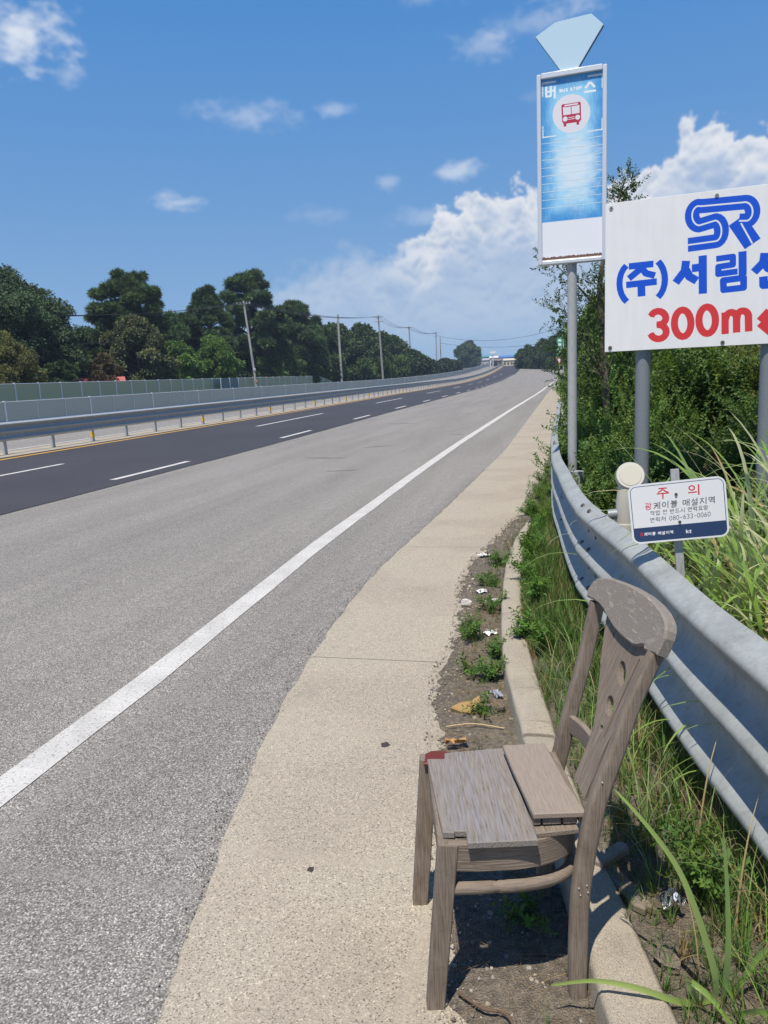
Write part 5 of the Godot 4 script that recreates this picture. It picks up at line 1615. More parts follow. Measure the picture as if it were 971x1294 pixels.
# ------------------------------------------------ green on the right
func right_green() -> void:
	var green := Color(0.15, 0.25, 0.06)
	var deep := Color(0.125, 0.21, 0.052)
	var olive := Color(0.195, 0.235, 0.07)
	var pink := Color(0.55, 0.18, 0.38, 1)
	var b := func(x: float, z: float) -> Vector3: return Vector3(x, bank(x, z), z)
	# low growth leaning on the rail
	for q in [[0.22, -6.7, 0.42, 0.62, 520], [0.42, -7.6, 0.5, 0.85, 640], [0.22, -8.6, 0.42, 0.8, 560], [0.1, -10.0, 0.42, 0.85, 520]]:
		shrub("clover_shrub", "small-leaved clover shrub with pink flowers leaning on the guardrail", b.call(q[0], q[1]), q[2], q[3], q[4], "bush", green, "clover shrubs along the guardrail", 300 + int(q[4]) + int(q[1] * -10), pink)
	for q in [[0.7, -6.8, 0.5, 0.72, 640], [1.25, -7.1, 0.6, 0.8, 700], [1.9, -7.0, 0.6, 0.85, 700], [2.6, -7.1, 0.6, 0.9, 620]]:
		shrub("clover_shrub", "small-leaved clover shrub growing under the large white sign board", b.call(q[0], q[1]), q[2], q[3], q[4], "bush", deep, "clover shrubs under the sign board", 330 + int(q[1] * -10) + int(q[0] * 10), pink)
	for q in [[0.75, -8.7, 0.7, 1.3, 1000, 0], [1.5, -8.9, 0.8, 1.35, 1100, 1], [2.3, -8.8, 0.8, 1.3, 1100, 2], [3.1, -8.9, 0.8, 1.3, 900, 1], [0.55, -11.2, 0.75, 1.7, 900, 1], [1.4, -11.4, 0.9, 2.0, 1000, 0], [2.5, -11.4, 1.0, 2.0, 1000, 2], [3.7, -11.2, 1.0, 1.8, 800, 1]]:
		shrub("hillside_shrub", "tall dense green shrub on the slope behind the sign board", b.call(q[0], q[1]), q[2], q[3], q[4], "bush" if q[5] != 1 else "broad", [green, deep, olive][q[5]], "tall shrubs on the slope", 360 + int(q[1] * -10) + int(q[0] * 10), Color(0, 0, 0, 0), 1.15)
	for k in 12:
		var z := -13.0 - 2.4 * k - 0.12 * k * k
		shrub("verge_shrub", "leafy shrub overhanging the concrete shoulder past the bus stop", b.call(0.38 + 0.12 * sin(k * 1.9), z), 0.6, 1.15 + 0.05 * k, 420, "broad" if k % 2 else "bush", [green, deep, olive][k % 3], "shrubs along the shoulder", 400 + k, Color(0, 0, 0, 0), 1.4)
	for k in 9:
		var z := -17.0 - 5.0 * k
		tree("verge_tree", "young broadleaf tree on the slope past the bus stop", b.call(1.9 + 0.5 * sin(k * 2.0), z), 3.0 + 0.16 * k, 1.5, 0.3, deep, "far", 26, 40, 430 + k, "young trees along the slope", 0.75)
	for k in 6:
		var z := -66.0 - 16.0 * k
		tree("verge_tree", "bushy tree lining the road before the side junction", Vector3(2.1 + 0.25 * k, bank(2.0, z) - 0.1, z), 4.6 + 0.4 * k, 2.6, 0.2, deep, "far", 36, 36, 450 + k, "trees before the side junction", 1.1)
	for k in 9:
		var az := -3.15 + 0.36 * k
		var d := 248.0 - 4.0 * k
		var p := polar(az, d)
		tree("junction_tree", "dark green tree of the row beyond the side junction", Vector3(p.x, rise(p.z), p.z), 5.6 + 0.5 * k + 0.8 * sin(k * 2.1), 2.7, 0.1, Color(0.065, 0.11, 0.04), "distant", 36, 18, 470 + k, "trees beyond the side junction", 0.7)
	# the slender tree behind the bus stop
	rng.seed = 490
	var o := thing("roadside_tree", "slender leafy tree with dark thin trunk rising behind the bus stop sign", "tree", b.call(0.50, -10.2))
	var m := MB.new()
	var base: Vector3 = o.position
	var trunk := [Vector3(0, -0.1, 0), Vector3(-0.03, 1.0, 0), Vector3(-0.09, 1.9, 0.0), Vector3(-0.11, 2.5, 0), Vector3(0.02, 3.1, 0), Vector3(0.18, 3.65, 0)]
	m.tube(smooth_path(trunk, 3), [0.045, 0.044, 0.043, 0.042, 0.041, 0.04, 0.038, 0.036, 0.034, 0.03, 0.026, 0.023, 0.02, 0.015, 0.011, 0.006], 8)
	var w := []
	var t := []
	# clump centres: x, y above the ground, z, radius, sprigs
	for c in [[-0.72, 2.78, 0.0, 0.13, 26], [-0.58, 2.62, 0.1, 0.14, 30], [-0.62, 2.12, 0.0, 0.16, 36], [-0.46, 2.05, 0.1, 0.18, 40], [-0.55, 1.72, 0.1, 0.15, 30], [-0.30, 2.44, 0.0, 0.2, 46], [-0.1, 2.3, 0.1, 0.22, 50], [0.06, 2.5, -0.1, 0.2, 46], [-0.28, 1.9, 0.1, 0.26, 60], [-0.02, 1.75, 0.0, 0.26, 60], [0.22, 2.0, 0.0, 0.3, 60], [0.06, 3.42, 0.0, 0.12, 28], [0.19, 3.5, 0.05, 0.13, 34], [0.11, 3.3, 0.1, 0.12, 24], [0.23, 3.62, 0.0, 0.08, 14], [0.3, 3.0, 0.0, 0.25, 50], [0.5, 2.6, 0.0, 0.3, 60], [0.8, 2.9, -0.2, 0.3, 60], [-0.3, 1.4, 0.1, 0.28, 60], [0.1, 1.3, 0.1, 0.3, 60], [-0.45, 1.3, 0.0, 0.2, 40]]:
		var p := Vector3(c[0], c[1], c[2])
		var k := clampf((c[1] - 0.5) / 3.4, 0.05, 0.95)
		var s := trunk[int(k * 4.0)].lerp(trunk[int(k * 4.0) + 1], 0.3) as Vector3
		m.tube([s, s.lerp(p, 0.5) + Vector3(0, 0.03, 0), p], [0.014, 0.009, 0.003], 5, false)
		for i in int(c[4] * 0.8):
			var q := rvec()
			w.append(Transform3D(any_turn((q + Vector3(0, 0.4, 0)).normalized(), rr(0.35, 0.6)), p + q * c[3]))
			t.append(tint(Color(0.062, 0.115, 0.034), 0.3))
	put("trunk", m.mesh(), M.bark, o)
	copies("crown", SPRIG.tree, M.leaf, o, w, t)
	# tall reed grass behind the small sign and to its right
	var gp := "tall reed clumps behind the cable sign"
	for q in [[0.72, -3.25, 12, 0.85], [0.92, -3.35, 14, 1.05], [1.15, -3.5, 14, 1.1], [0.98, -2.9, 13, 0.85], [1.2, -3.0, 12, 0.95], [0.95, -3.9, 13, 1.0], [1.25, -4.1, 14, 1.1], [1.55, -4.3, 14, 1.1], [1.2, -4.8, 14, 1.0], [1.6, -5.2, 14, 1.05], [0.9, -2.5, 10, 0.7], [0.75, -2.75, 9, 0.6], [1.75, -4.0, 12, 1.1], [0.66, -3.7, 12, 0.8], [0.8, -4.3, 13, 0.9], [1.05, -3.65, 16, 1.2], [1.3, -3.7, 16, 1.25], [0.82, -3.0, 12, 0.85], [1.4, -3.3, 14, 1.15], [1.1, -5.3, 14, 1.0], [1.45, -4.7, 16, 1.2], [0.75, -3.45, 14, 0.95], [0.88, -3.6, 16, 1.15], [1.0, -3.2, 16, 1.1], [1.15, -3.9, 16, 1.3], [0.98, -4.4, 16, 1.15], [0.72, -3.05, 12, 0.75], [1.2, -3.3, 16, 1.25], [0.85, -2.7, 12, 0.75], [1.05, -2.6, 12, 0.85], [0.7, -3.55, 16, 1.0], [0.95, -3.75, 16, 1.25], [1.12, -3.1, 16, 1.15], [0.9, -3.15, 14, 1.0], [0.8, -3.85, 14, 1.05], [1.3, -3.9, 16, 1.35], [1.05, -4.0, 16, 1.3], [1.2, -4.4, 16, 1.3], [0.65, -2.95, 10, 0.6]]:
		reed("tall bright green reed grass clump behind the white cable warning sign", b.call(q[0], q[1]), q[2], q[3], 500 + int(q[0] * 100) + int(q[1] * -10), gp, 0.05, 0.2, 1.35)
	reed("few long green blades rising behind the white plastic pipe", b.call(0.42, -4.75), 6, 1.15, 541, "", 0.0, 0.07, 1.2)
	reed("low green grass clump between the pipe and the sign post", b.call(0.62, -5.2), 12, 0.7, 542, "", 0.1, 0.16)
	var bw := []
	var bt := []
	rng.seed = 550
	for i in 4200:
		var x := rr(0.15, 3.4)
		var z := rr(-7.4, -2.2)
		if x < table(RAIL, z) + 0.2: continue
		bw.append(Transform3D(any_turn((Vector3.UP + rvec() * 0.8).normalized(), rr(0.6, 1.2)), Vector3(x, bank(x, z) + rr(0.0, 0.22), z)))
		bt.append(tint(deep if rng.randf() < 0.6 else olive, 0.35))
	var u := Node3D.new()
	u.name = "undergrowth"
	add_child(u)
	u.set_meta("kind", "stuff")
	u.set_meta("label", "low mixed leafy undergrowth covering the slope behind the guardrail")
	u.set_meta("category", "undergrowth")
	copies("leaves", SPRIG.bush, M.leaf, u, bw, bt)

# ------------------------------------------------ signs
func face_mesh(poly: PackedVector2Array, lo: Vector2, hi: Vector2, z: float) -> ArrayMesh:
	var m := MB.new()
	var idx := Geometry2D.triangulate_polygon(poly)
	for k in range(0, idx.size(), 3):
		var p := []
		var u := []
		for i in 3:
			var q := poly[idx[k + i]]
			p.append(Vector3(q.x, q.y, z))
			u.append(Vector2((q.x - lo.x) / (hi.x - lo.x), 1.0 - (q.y - lo.y) / (hi.y - lo.y)))
		m.tri(p[0], p[1], p[2], Vector3.BACK, Vector3.BACK, Vector3.BACK, u[0], u[1], u[2])
	return m.mesh()

func rect(x0: float, y0: float, x1: float, y1: float) -> PackedVector2Array:
	return PackedVector2Array([Vector2(x0, y0), Vector2(x1, y0), Vector2(x1, y1), Vector2(x0, y1)])

func bus_sign() -> void:
	var base := bank(0.035, -7.18)
	var o := thing("bus_stop_sign", "blue and white bus stop sign with diamond top on a grey pole", "bus stop sign", Vector3(0.035, base, -7.18))
	o.rotation.y = -deg_to_rad(5)
	var m := MB.new()
	m.tube([Vector3(0, -0.2, -0.03), Vector3(0, 2.62 - base, -0.03)], [0.041], 16)
	put("pole", m.mesh(), M.pole_zinc, o)
	# the printed face, in metres from the lower left corner of the panel
	var x0 := -0.03
	var wide := 0.54
	var high := 1.515
	var ppm := 720.0
	var im := Image.create_empty(int(wide * ppm), int(high * ppm), false, Image.FORMAT_RGB8)
	var f := FastNoiseLite.new()
	f.seed = 8
	f.frequency = 0.012
	f.fractal_octaves = 4
	var streak := FastNoiseLite.new()
	streak.seed = 4
	streak.frequency = 0.09
	for j in im.get_height():
		for i in im.get_width():
			var x := (i / ppm) / wide
			var y := high - j / ppm
			var c := Color(0.80, 0.83, 0.87)
			if y > 0.345:
				# blue ink bleached unevenly by the sun: most left at the edges
				var side := minf(minf(x - 0.04, 0.96 - x) / 0.30, minf((y - 0.345) / 0.2, (1.49 - y) / 0.16))
				var k := smoothstep(-0.15, 1.0, side + 0.3 * f.get_noise_2d(i * 0.6, j * 0.6) + 0.06 * f.get_noise_2d(i * 4, j * 6) + 0.2 * streak.get_noise_2d(i * 1.0, j * 0.12))
				var hole := Vector2((x - 0.55) / 0.42, (y - 0.78) / 0.36).length()
				var pale := smoothstep(1.15, 0.2, hole + 0.35 * f.get_noise_2d(i * 0.8 + 300, j * 1.6) + 0.16 * streak.get_noise_2d(i * 0.15, j * 1.3))
				c = Color(0.06, 0.31, 0.69).lerp(Color(0.33, 0.67, 0.90), k)
				c = c.lerp(Color(0.72, 0.83, 0.90), pale * 0.9)
				# ruled timetable lines
				if y < 1.03 and y > 0.4 and x > 0.03 and x < 0.97:
					var r := fposmod(y - 0.395, 0.0655)
					if r < 0.0042: c = c.lerp(Color(0.80, 0.82, 0.74), 0.75)
					elif r < 0.0085: c = c.lerp(Color(0.10, 0.40, 0.70), 0.35)
				# pale corner brackets where a sheet was taped
				var bx: bool = (x > 0.045 and x < 0.065) or (x > 0.945 and x < 0.965)
				var by: bool = (y > 1.36 and y < 1.47) or (y > 1.03 and y < 1.13)
				if (bx and by and fposmod(y, 0.012) < 0.009) or (((x > 0.05 and x < 0.26) or (x > 0.74 and x < 0.96)) and ((y > 1.459 and y < 1.472) or (y > 1.034 and y < 1.043))):
					c = Color(0.78, 0.82, 0.80)
			elif y < 0.36 and y > 0.34:
				c = Color(0.6, 0.7, 0.85)
			if y < 0.05 + 0.012 * f.get_noise_2d(i * 6, 0): c = Color(0.16, 0.09, 0.07) if y > 0.028 else Color(0.6, 0.6, 0.6)
			im.set_pixel(i, j, c.linear_to_srgb())
	ink(im, ppm, Vector2(x0, 0), BUS_INK, [srgb(0.01, 0.09, 0.55), srgb(0.62, 0.04, 0.05), srgb(0.85, 0.88, 0.9), Color.BLACK, Color.WHITE, srgb(0.76, 0.76, 0.80), srgb(0.46, 0.025, 0.075)])
	var b := Vector3(-0.237, 2.52 - base, 0)
	m = MB.new()
	m.box(b + Vector3(x0 + wide / 2, high / 2, 0.0), Vector3(wide - 0.02, high - 0.02, 0.03))
	var p := put("panel", m.mesh(), M.alu, o)
	var face := put("printed_face", face_mesh(rect(x0 + 0.005, 0.005, x0 + wide - 0.005, high - 0.005), Vector2(x0, 0), Vector2(x0 + wide, high), 0.018), print_mat(im), p)
	face.position = b
	for q in [[0.0, 0.012, 1.0], [wide, 0.012, 1.0]]:
		m = MB.new()
		m.box(b + Vector3(x0 + q[0], high / 2, 0.008), Vector3(0.036, high + 0.03, 0.075), 0.006)
		put("frame_bar", m.mesh(), M.alu, o)
	for y in [0.0, high]:
		m = MB.new()
		m.box(b + Vector3(x0 + wide / 2, y, 0.008), Vector3(wide - 0.038, 0.034 if y == 0.0 else 0.046, 0.072), 0.006)
		put("frame_bar", m.mesh(), M.alu, o)
	var dia := PackedVector2Array([Vector2(-0.052, 1.83), Vector2(0.158, 1.53), Vector2(0.288, 1.53), Vector2(0.497, 1.835), Vector2(0.40, 1.932), Vector2(0.112, 1.914)])
	m = MB.new()
	m.slab(dia, Transform3D(Basis.IDENTITY, b), 0.035)
	var top := put("diamond_top", m.mesh(), mat(Color(0.03, 0.06, 0.12), 0.5), o)
	m = MB.new()
	m.slab(dia, Transform3D(Basis.IDENTITY, b + Vector3(-0.002, 0.004, 0.021)), 0.005)
	put("face_plate", m.mesh(), mat(Color(0.52, 0.70, 0.82), 0.3), top)

func board_sign() -> void:
	var at := Vector3(0.293, 0, -6.2)
	var o := thing("sign_board", "large white sign board with blue and red lettering on two grey posts", "sign", at)
	o.rotation.y = -deg_to_rad(9)
	var x0 := -0.02
	var x1 := 1.92
	var y0 := 1.712
	var high := 1.07
	var m := MB.new()
	m.slab(rect(x0, y0, x1, y0 + high), Transform3D.IDENTITY, 0.022, 0.002)
	var p := put("board", m.mesh(), mat(Color(0.70, 0.71, 0.72), 0.45), o)
	var ppm := 560.0
	var im := Image.create_empty(int((x1 - x0) * ppm), int(high * ppm), false, Image.FORMAT_RGB8)
	var f := FastNoiseLite.new()
	f.seed = 2
	f.frequency = 0.01
	for j in im.get_height():
		for i in im.get_width():
			# faint vertical runs of dirt and an even film
			var g := 0.79 + 0.03 * f.get_noise_2d(i * 3.0, j * 0.3) + 0.02 * f.get_noise_2d(i, j)
			im.set_pixel(i, j, Color(g, g * 1.003, g * 1.015).linear_to_srgb())
	ink(im, ppm, Vector2(x0, y0 - 1.705), BIG_INK, [srgb(0.006, 0.085, 0.62), srgb(0.66, 0.04, 0.045), srgb(0.78, 0.79, 0.8)])
	put("printed_face", face_mesh(rect(x0 + 0.002, y0 + 0.002, x1 - 0.002, y0 + high - 0.002), Vector2(x0, y0), Vector2(x1, y0 + high), 0.0135), print_mat(im, 0.4), p)
	for s in [[0.022, 1.035], [0.735, 1.035], [0.02, 0.03], [0.80, 0.025], [1.5, 1.035], [1.6, 0.025]]:
		m = MB.new()
		m.tube([Vector3(s[0], y0 + s[1], 0.012), Vector3(s[0], y0 + s[1], 0.02)], [0.015, 0.013], 12)
		var w := put("screw", m.mesh(), mat(Color(0.16, 0.14, 0.12), 0.5, 0.5) if s[1] < 0.5 else M.zinc, o)
		m = MB.new()
		m.tube([Vector3(s[0], y0 + s[1], 0.0195), Vector3(s[0], y0 + s[1], 0.0215)], [0.006], 6)
		put("screw_head", m.mesh(), M.bolt, w)
	for s in [0.252, 1.105]:
		m = MB.new()
		var w := at + Vector3(s, 0, 0.1)
		m.tube([Vector3(s, bank(w.x, w.z) - 0.3, -0.068), Vector3(s, y0 + 0.98, -0.068)], [0.054], 18)
		put("post", m.mesh(), M.grey_paint, o)
		for y in [0.12, 0.95]:
			m = MB.new()
			m.box(Vector3(s, y0 + y, -0.03), Vector3(0.16, 0.045, 0.034), 0.004)
			put("bracket", m.mesh(), M.grey_paint, o)

func rounded(w: float, h: float, r: float) -> PackedVector2Array:
	var o := PackedVector2Array()
	for k in 4:
		var c := Vector2(w - r if k == 0 or k == 3 else r, h - r if k < 2 else r)
		for i in 7: o.append(c + Vector2.from_angle(PI / 2 * k + PI / 12 * i) * r)
	return o

func cable_sign() -> void:
	var y0 := bank(0.48, -3.3)
	var o := thing("warning_sign", "small white cable warning sign with rounded corners and navy band behind the guardrail", "sign", Vector3(0.48, y0, -3.3))
	var m := MB.new()
	var a := Vector3(0.03, -0.1, -0.03)
	var b := Vector3(-0.055, 1.175 - y0, -0.03)
	m.sweep([a, a.lerp(b, 0.5), b], rect_ring(0.034, 0.012, 0.003), Vector3.RIGHT)
	put("post", m.mesh(), M.pole_zinc, o)
	var plate := Transform3D(Basis(Vector3.BACK, atan2(0.037, 0.365)), Vector3(0.262 - 0.48, 0.867 - y0, 0))
	var wide := 0.378
	var high := 0.25
	m = MB.new()
	m.slab(rounded(wide, high, 0.034), plate * Transform3D(Basis.IDENTITY, Vector3(0, -0.004, -0.0025)), 0.003)
	var p := put("plate", m.mesh(), M.alu, o)
	var ppm := 1500.0
	var im := Image.create_empty(int(wide * ppm), int(high * ppm), false, Image.FORMAT_RGB8)
	var navy := srgb(0.028, 0.055, 0.14)
	var white := srgb(0.80, 0.81, 0.82)
	for j in im.get_height():
		for i in im.get_width():
			var x := i / ppm
			var y := high - j / ppm
			var c := white
			if y < 0.068 and y > 0.008: c = navy
			# thin navy rim line inside the rounded edge
			var q := Vector2(absf(x - wide / 2) - (wide / 2 - 0.034), absf(y - high / 2) - (high / 2 - 0.034))
			var d := minf(maxf(q.x, q.y), 0.0) + Vector2(maxf(q.x, 0), maxf(q.y, 0)).length() - 0.034
			if d > -0.010 and d < -0.0075: c = navy
			elif d >= -0.0075: c = white
			im.set_pixel(i, j, c)
	ink(im, ppm, Vector2(0, -0.004), CABLE_INK, [navy, srgb(0.62, 0.03, 0.05), white, srgb(0.05, 0.05, 0.06)])
	var face := put("printed_face", face_mesh(rounded(wide, high, 0.034), Vector2.ZERO, Vector2(wide, high), 0.0), print_mat(im, 0.4), p)
	face.transform = plate * Transform3D(Basis.IDENTITY, Vector3(0, -0.004, 0.0008))
	for s in [[0.187, 0.19], [0.192, 0.074]]:
		m = MB.new()
		m.tube([plate * Vector3(s[0], s[1], 0.0), plate * Vector3(s[0], s[1], 0.006)], [0.0065, 0.005], 10)
		put("bolt", m.mesh(), M.bolt, o)

func vent_pipe() -> void:
	var y0 := bank(0.3, -4.38)
	var o := thing("drain_pipe", "cream plastic pipe with a round angled cap behind the guardrail", "pipe", Vector3(0.30, y0, -4.38))
	var pvc := mat(Color(0.48, 0.465, 0.41), 0.5)
	var m := MB.new()
	m.tube([Vector3(0, -0.1, 0), Vector3(0, 0.70 - y0, 0), Vector3(0.004, 0.86 - y0, 0), Vector3(0.02, 0.97 - y0, -0.01)], [0.046, 0.046, 0.048, 0.05], 18)
	put("pipe", m.mesh(), pvc, o)
	m = MB.new()
	m.tube([Vector3(0, 0.66 - y0, 0), Vector3(0, 0.665 - y0, 0), Vector3(0, 0.74 - y0, 0), Vector3(0, 0.745 - y0, 0)], [0.05, 0.054, 0.054, 0.05], 18)
	put("collar", m.mesh(), pvc, o)
	m = MB.new()
	var c := Vector3(0.03, 1.005 - y0, 0.0)
	var d := Vector3(0.05, 0.42, 0.9).normalized()
	m.tube([c - d * 0.085, c - d * 0.05, c - d * 0.03, c + d * 0.012, c + d * 0.018], [0.048, 0.055, 0.076, 0.078, 0.072], 24)
	var cap := put("cap", m.mesh(), pvc, o)
	m = MB.new()
	m.tube([c + d * 0.0175, c + d * 0.021], [0.06, 0.058], 24)
	put("cap_disc", m.mesh(), mat(Color(0.47, 0.45, 0.38), 0.6), cap)
	m = MB.new()
	m.tube([Vector3(-0.085, 0.79 - y0, 0.0), Vector3(0, 0.80 - y0, 0)], [0.03], 12)
	put("side_pipe", m.mesh(), M.grey_paint, o)

# ------------------------------------------------ the broken chair
func taper(n: int, a: float, b: float) -> Array:
	var o := []
	for i in n: o.append(lerpf(a, b, smoothstep(0.3, 0.8, float(i) / n)))
	return o

func chair() -> void:
	var o := thing("wooden_chair", "old weathered wooden chair with loose boards for a seat beside the kerb", "chair", Vector3(-0.207, 0.016, -1.926))
	o.basis = Basis(Vector3(-0.9708, 0, 0.2402), Vector3.UP, Vector3(-0.2402, 0, -0.9708))
	var m := MB.new()
	# front legs, splayed a little forwards; local x is forwards, z away from the near side
	for q in [[Vector3(0.181, -0.012, -0.195), Vector3(0.135, 0.452, -0.195)], [Vector3(0.197, -0.006, 0.2), Vector3(0.155, 0.468, 0.2)]]:
		m = MB.new()
		m.sweep([q[0], q[0].lerp(q[1], 0.33), q[0].lerp(q[1], 0.66), q[1]], rect_ring(0.050, 0.044, 0.005), Vector3.RIGHT, [0.92, 0.96, 0.98, 1.0])
		put("leg", m.mesh(), M.wood_y, o)
	# back posts, legs below and uprights above
	var near := []
	for q in [[-0.185, -0.012], [-0.185, 0.11], [-0.193, 0.30], [-0.217, 0.463], [-0.241, 0.565], [-0.277, 0.666], [-0.312, 0.775], [-0.352, 0.872], [-0.372, 0.912]]:
		near.append(Vector3(q[0], q[1], -0.195))
	m = MB.new()
	m.sweep(smooth_path(near, 4), rect_ring(0.046, 0.040, 0.011), Vector3.RIGHT, taper(33, 1.0, 0.82))
	var pn := put("post", m.mesh(), M.wood_y, o)
	var far := []
	for q in [[-0.185, -0.01, 0.195], [-0.185, 0.11, 0.195], [-0.195, 0.30, 0.19], [-0.231, 0.471, 0.18], [-0.261, 0.605, 0.176], [-0.304, 0.772, 0.175], [-0.338, 0.93, 0.175]]:
		far.append(Vector3(q[0], q[1], q[2]))
	m = MB.new()
	m.sweep(smooth_path(far, 4), rect_ring(0.046, 0.038, 0.009), Vector3.RIGHT, taper(25, 1.0, 0.85))
	put("post", m.mesh(), M.wood_y, o)
	# white paint drops and staples in the near post
	m = MB.new()
	rng.seed = 31
	for q in [[-0.183, 0.321, -0.2150], [-0.203, 0.328, -0.2150], [-0.187, 0.302, -0.2150], [-0.206, 0.309, -0.2150], [-0.240, 0.60, -0.2140]]:
		m.tube([Vector3(q[0], q[1], q[2] + 0.002), Vector3(q[0], q[1], q[2] - 0.002), Vector3(q[0], q[1], q[2] - 0.0035)], [0.0022, 0.002, 0.0008], 7)
	put("nail", m.mesh(), M.zinc, pn)
	# seat frame: a hoop bent round the back
	var hoop := []
	for q in [[0.135, -0.2], [0.05, -0.206], [-0.05, -0.203], [-0.13, -0.180], [-0.185, -0.125], [-0.205, 0.0], [-0.185, 0.125], [-0.13, 0.18], [-0.05, 0.203], [0.05, 0.206], [0.14, 0.2]]:
		hoop.append(Vector3(q[0], 0.416, q[1]))
	m = MB.new()
	m.sweep(smooth_path(hoop, 5), rect_ring(0.074, 0.022, 0.003), Vector3.UP)
	put("seat_frame", m.mesh(), M.wood_x, o)
	m = MB.new()
	m.box(Vector3(0.148, 0.42, 0.0), Vector3(0.022, 0.07, 0.34), 0.003)
	put("front_rail", m.mesh(), M.wood_z, o)
	for q in range(hoop.size()): hoop[q] = Vector3(hoop[q].x, 0.325 + 0.004 * sin(q), hoop[q].z * 0.985)
	m = MB.new()
	m.tube(smooth_path(hoop, 5), [0.0165], 12)
	put("stretcher", m.mesh(), M.wood_x, o)
	# remains of the old red seat cover
	m = MB.new()
	m.slab(PackedVector2Array([Vector2(0.172, 0.165), Vector2(0.165, 0.222), Vector2(0.145, 0.24), Vector2(0.10, 0.236), Vector2(0.08, 0.2), Vector2(0.1, 0.16)]), Transform3D(Basis(Vector3(1, 0, 0), Vector3(0, 0, 1), Vector3(0, -1, 0)), Vector3(0, 0.4645, 0)), 0.010, 0.003)
	put("seat_cover_scrap", m.mesh(), mat(Color(0.13, 0.022, 0.014), 0.6), o)
	m = MB.new()
	m.box(Vector3(-0.02, 0.446, 0.0), Vector3(0.28, 0.008, 0.34))
	put("seat_base", m.mesh(), M.wood_z, o)
	# loose boards laid on top
	var lay := Basis(Vector3(1, 0, 0), Vector3(0, 0, 1), Vector3(0, -1, 0))
	m = MB.new()
	m.slab(PackedVector2Array([Vector2(0.146, -0.186), Vector2(0.118, -0.189), Vector2(0.116, -0.183), Vector2(0.088, -0.186), Vector2(0.09, -0.235), Vector2(-0.08, -0.236), Vector2(-0.074, 0.232), Vector2(0.106, 0.216), Vector2(0.109, 0.181), Vector2(0.16, 0.186)]), Transform3D(lay, Vector3(0, 0.463, 0)), 0.018, 0.0022)
	put("seat_board", m.mesh(), M.board, o)
	m = MB.new()
	m.slab(PackedVector2Array([Vector2(-0.066, -0.205), Vector2(-0.19, -0.19), Vector2(-0.195, 0.17), Vector2(-0.078, 0.2)]), Transform3D(lay, Vector3(0, 0.4595, 0)), 0.016, 0.003)
	put("seat_board", m.mesh(), M.wood_z, o)
	m = MB.new()
	for q in [[-0.081, -0.0995], [-0.103, -0.150], [-0.1535, -0.190], [-0.1935, -0.212]]:
		m.box(Vector3((q[0] + q[1]) / 2, 0.4815, -0.01), Vector3(absf(q[1] - q[0]), 0.020, 0.335), 0.0025)
	put("tongued_board", m.mesh(), M.wood_z, o)
	m = MB.new()
	m.slab(PackedVector2Array([Vector2(-0.079, -0.184), Vector2(-0.21, -0.186), Vector2(-0.195, -0.05), Vector2(-0.186, 0.178), Vector2(-0.062, 0.178), Vector2(-0.066, 0.05)]), Transform3D(lay, Vector3(0, 0.5005, 0)), 0.016, 0.0028)
	put("seat_board", m.mesh(), M.plank, o)
	# the back: crest, pierced splat and low rail in one leaning plane
	var A := Vector3(0.10979, 0.04376, 0.99299)
	var T := Vector3(-0.37023, 0.92894, 0.0)
	var N := Vector3(0.9225, 0.367, -0.118)
	var P := Vector3(-0.277, 0.666, -0.195)
	var plane := Transform3D(Basis(A, T, N), P)
	# (A, T, N) is left-handed seen as x, y, z; slab() copes since it turns each face by its hint
	var crest := PackedVector2Array()
	for q in [[0.403, 0.268], [0.411, 0.292], [0.400, 0.318], [0.384, 0.332], [0.335, 0.349], [0.279, 0.361], [0.2, 0.370], [0.118, 0.373], [0.06, 0.369], [0.026, 0.362], [0.0, 0.353], [-0.014, 0.345], [-0.026, 0.33], [-0.031, 0.312], [-0.027, 0.268], [0.03, 0.256], [0.036, 0.266], [0.047, 0.262], [0.062, 0.253], [0.085, 0.247], [0.11, 0.246], [0.155, 0.246], [0.201, 0.250], [0.245, 0.26], [0.283, 0.270], [0.32, 0.275], [0.348, 0.274]]:
		crest.append(Vector2(q[0], q[1]))
	m = MB.new()
	m.slab(crest, plane.translated_local(Vector3(0, 0, 0.004)), 0.034, 0.005)
	put("crest_rail", m.mesh(), M.crest_wood, o)
	var splat := CSGCombiner3D.new()
	splat.name = "splat"
	o.add_child(splat, true)
	splat.transform = Transform3D(Basis(-A, T, N), P)
	var sp := CSGPolygon3D.new()
	sp.name = "outline"
	sp.depth = 0.018
	sp.polygon = PackedVector2Array([Vector2(-0.296, 0.27), Vector2(-0.272, 0.222), Vector2(-0.247, 0.178), Vector2(-0.195, 0.10), Vector2(-0.150, 0.03), Vector2(-0.134, -0.012), Vector2(-0.128, -0.075), Vector2(-0.128, -0.145), Vector2(-0.046, -0.155), Vector2(-0.048, -0.03), Vector2(-0.046, 0.06), Vector2(-0.040, 0.16), Vector2(-0.030, 0.22), Vector2(-0.022, 0.262)])
	sp.material = M.wood_y
	splat.add_child(sp)
	for hq in [[0.110, 0.163, 0.0185, 0.034], [0.103, 0.075, 0.0185, 0.027], [0.097, 0.013, 0.008, 0.010]]:
		var c := CSGPolygon3D.new()
		c.name = "hole"
		c.operation = CSGShape3D.OPERATION_SUBTRACTION
		c.depth = 0.06
		var pl := PackedVector2Array()
		for i in 18:
			var e := Vector2.from_angle(TAU * i / 18.0) * Vector2(hq[2], hq[3])
			pl.append(Vector2(-hq[0], hq[1]) + e.rotated(0.72))
		c.polygon = pl
		c.material = M.wood_y
		c.position.z = 0.02
		splat.add_child(c)
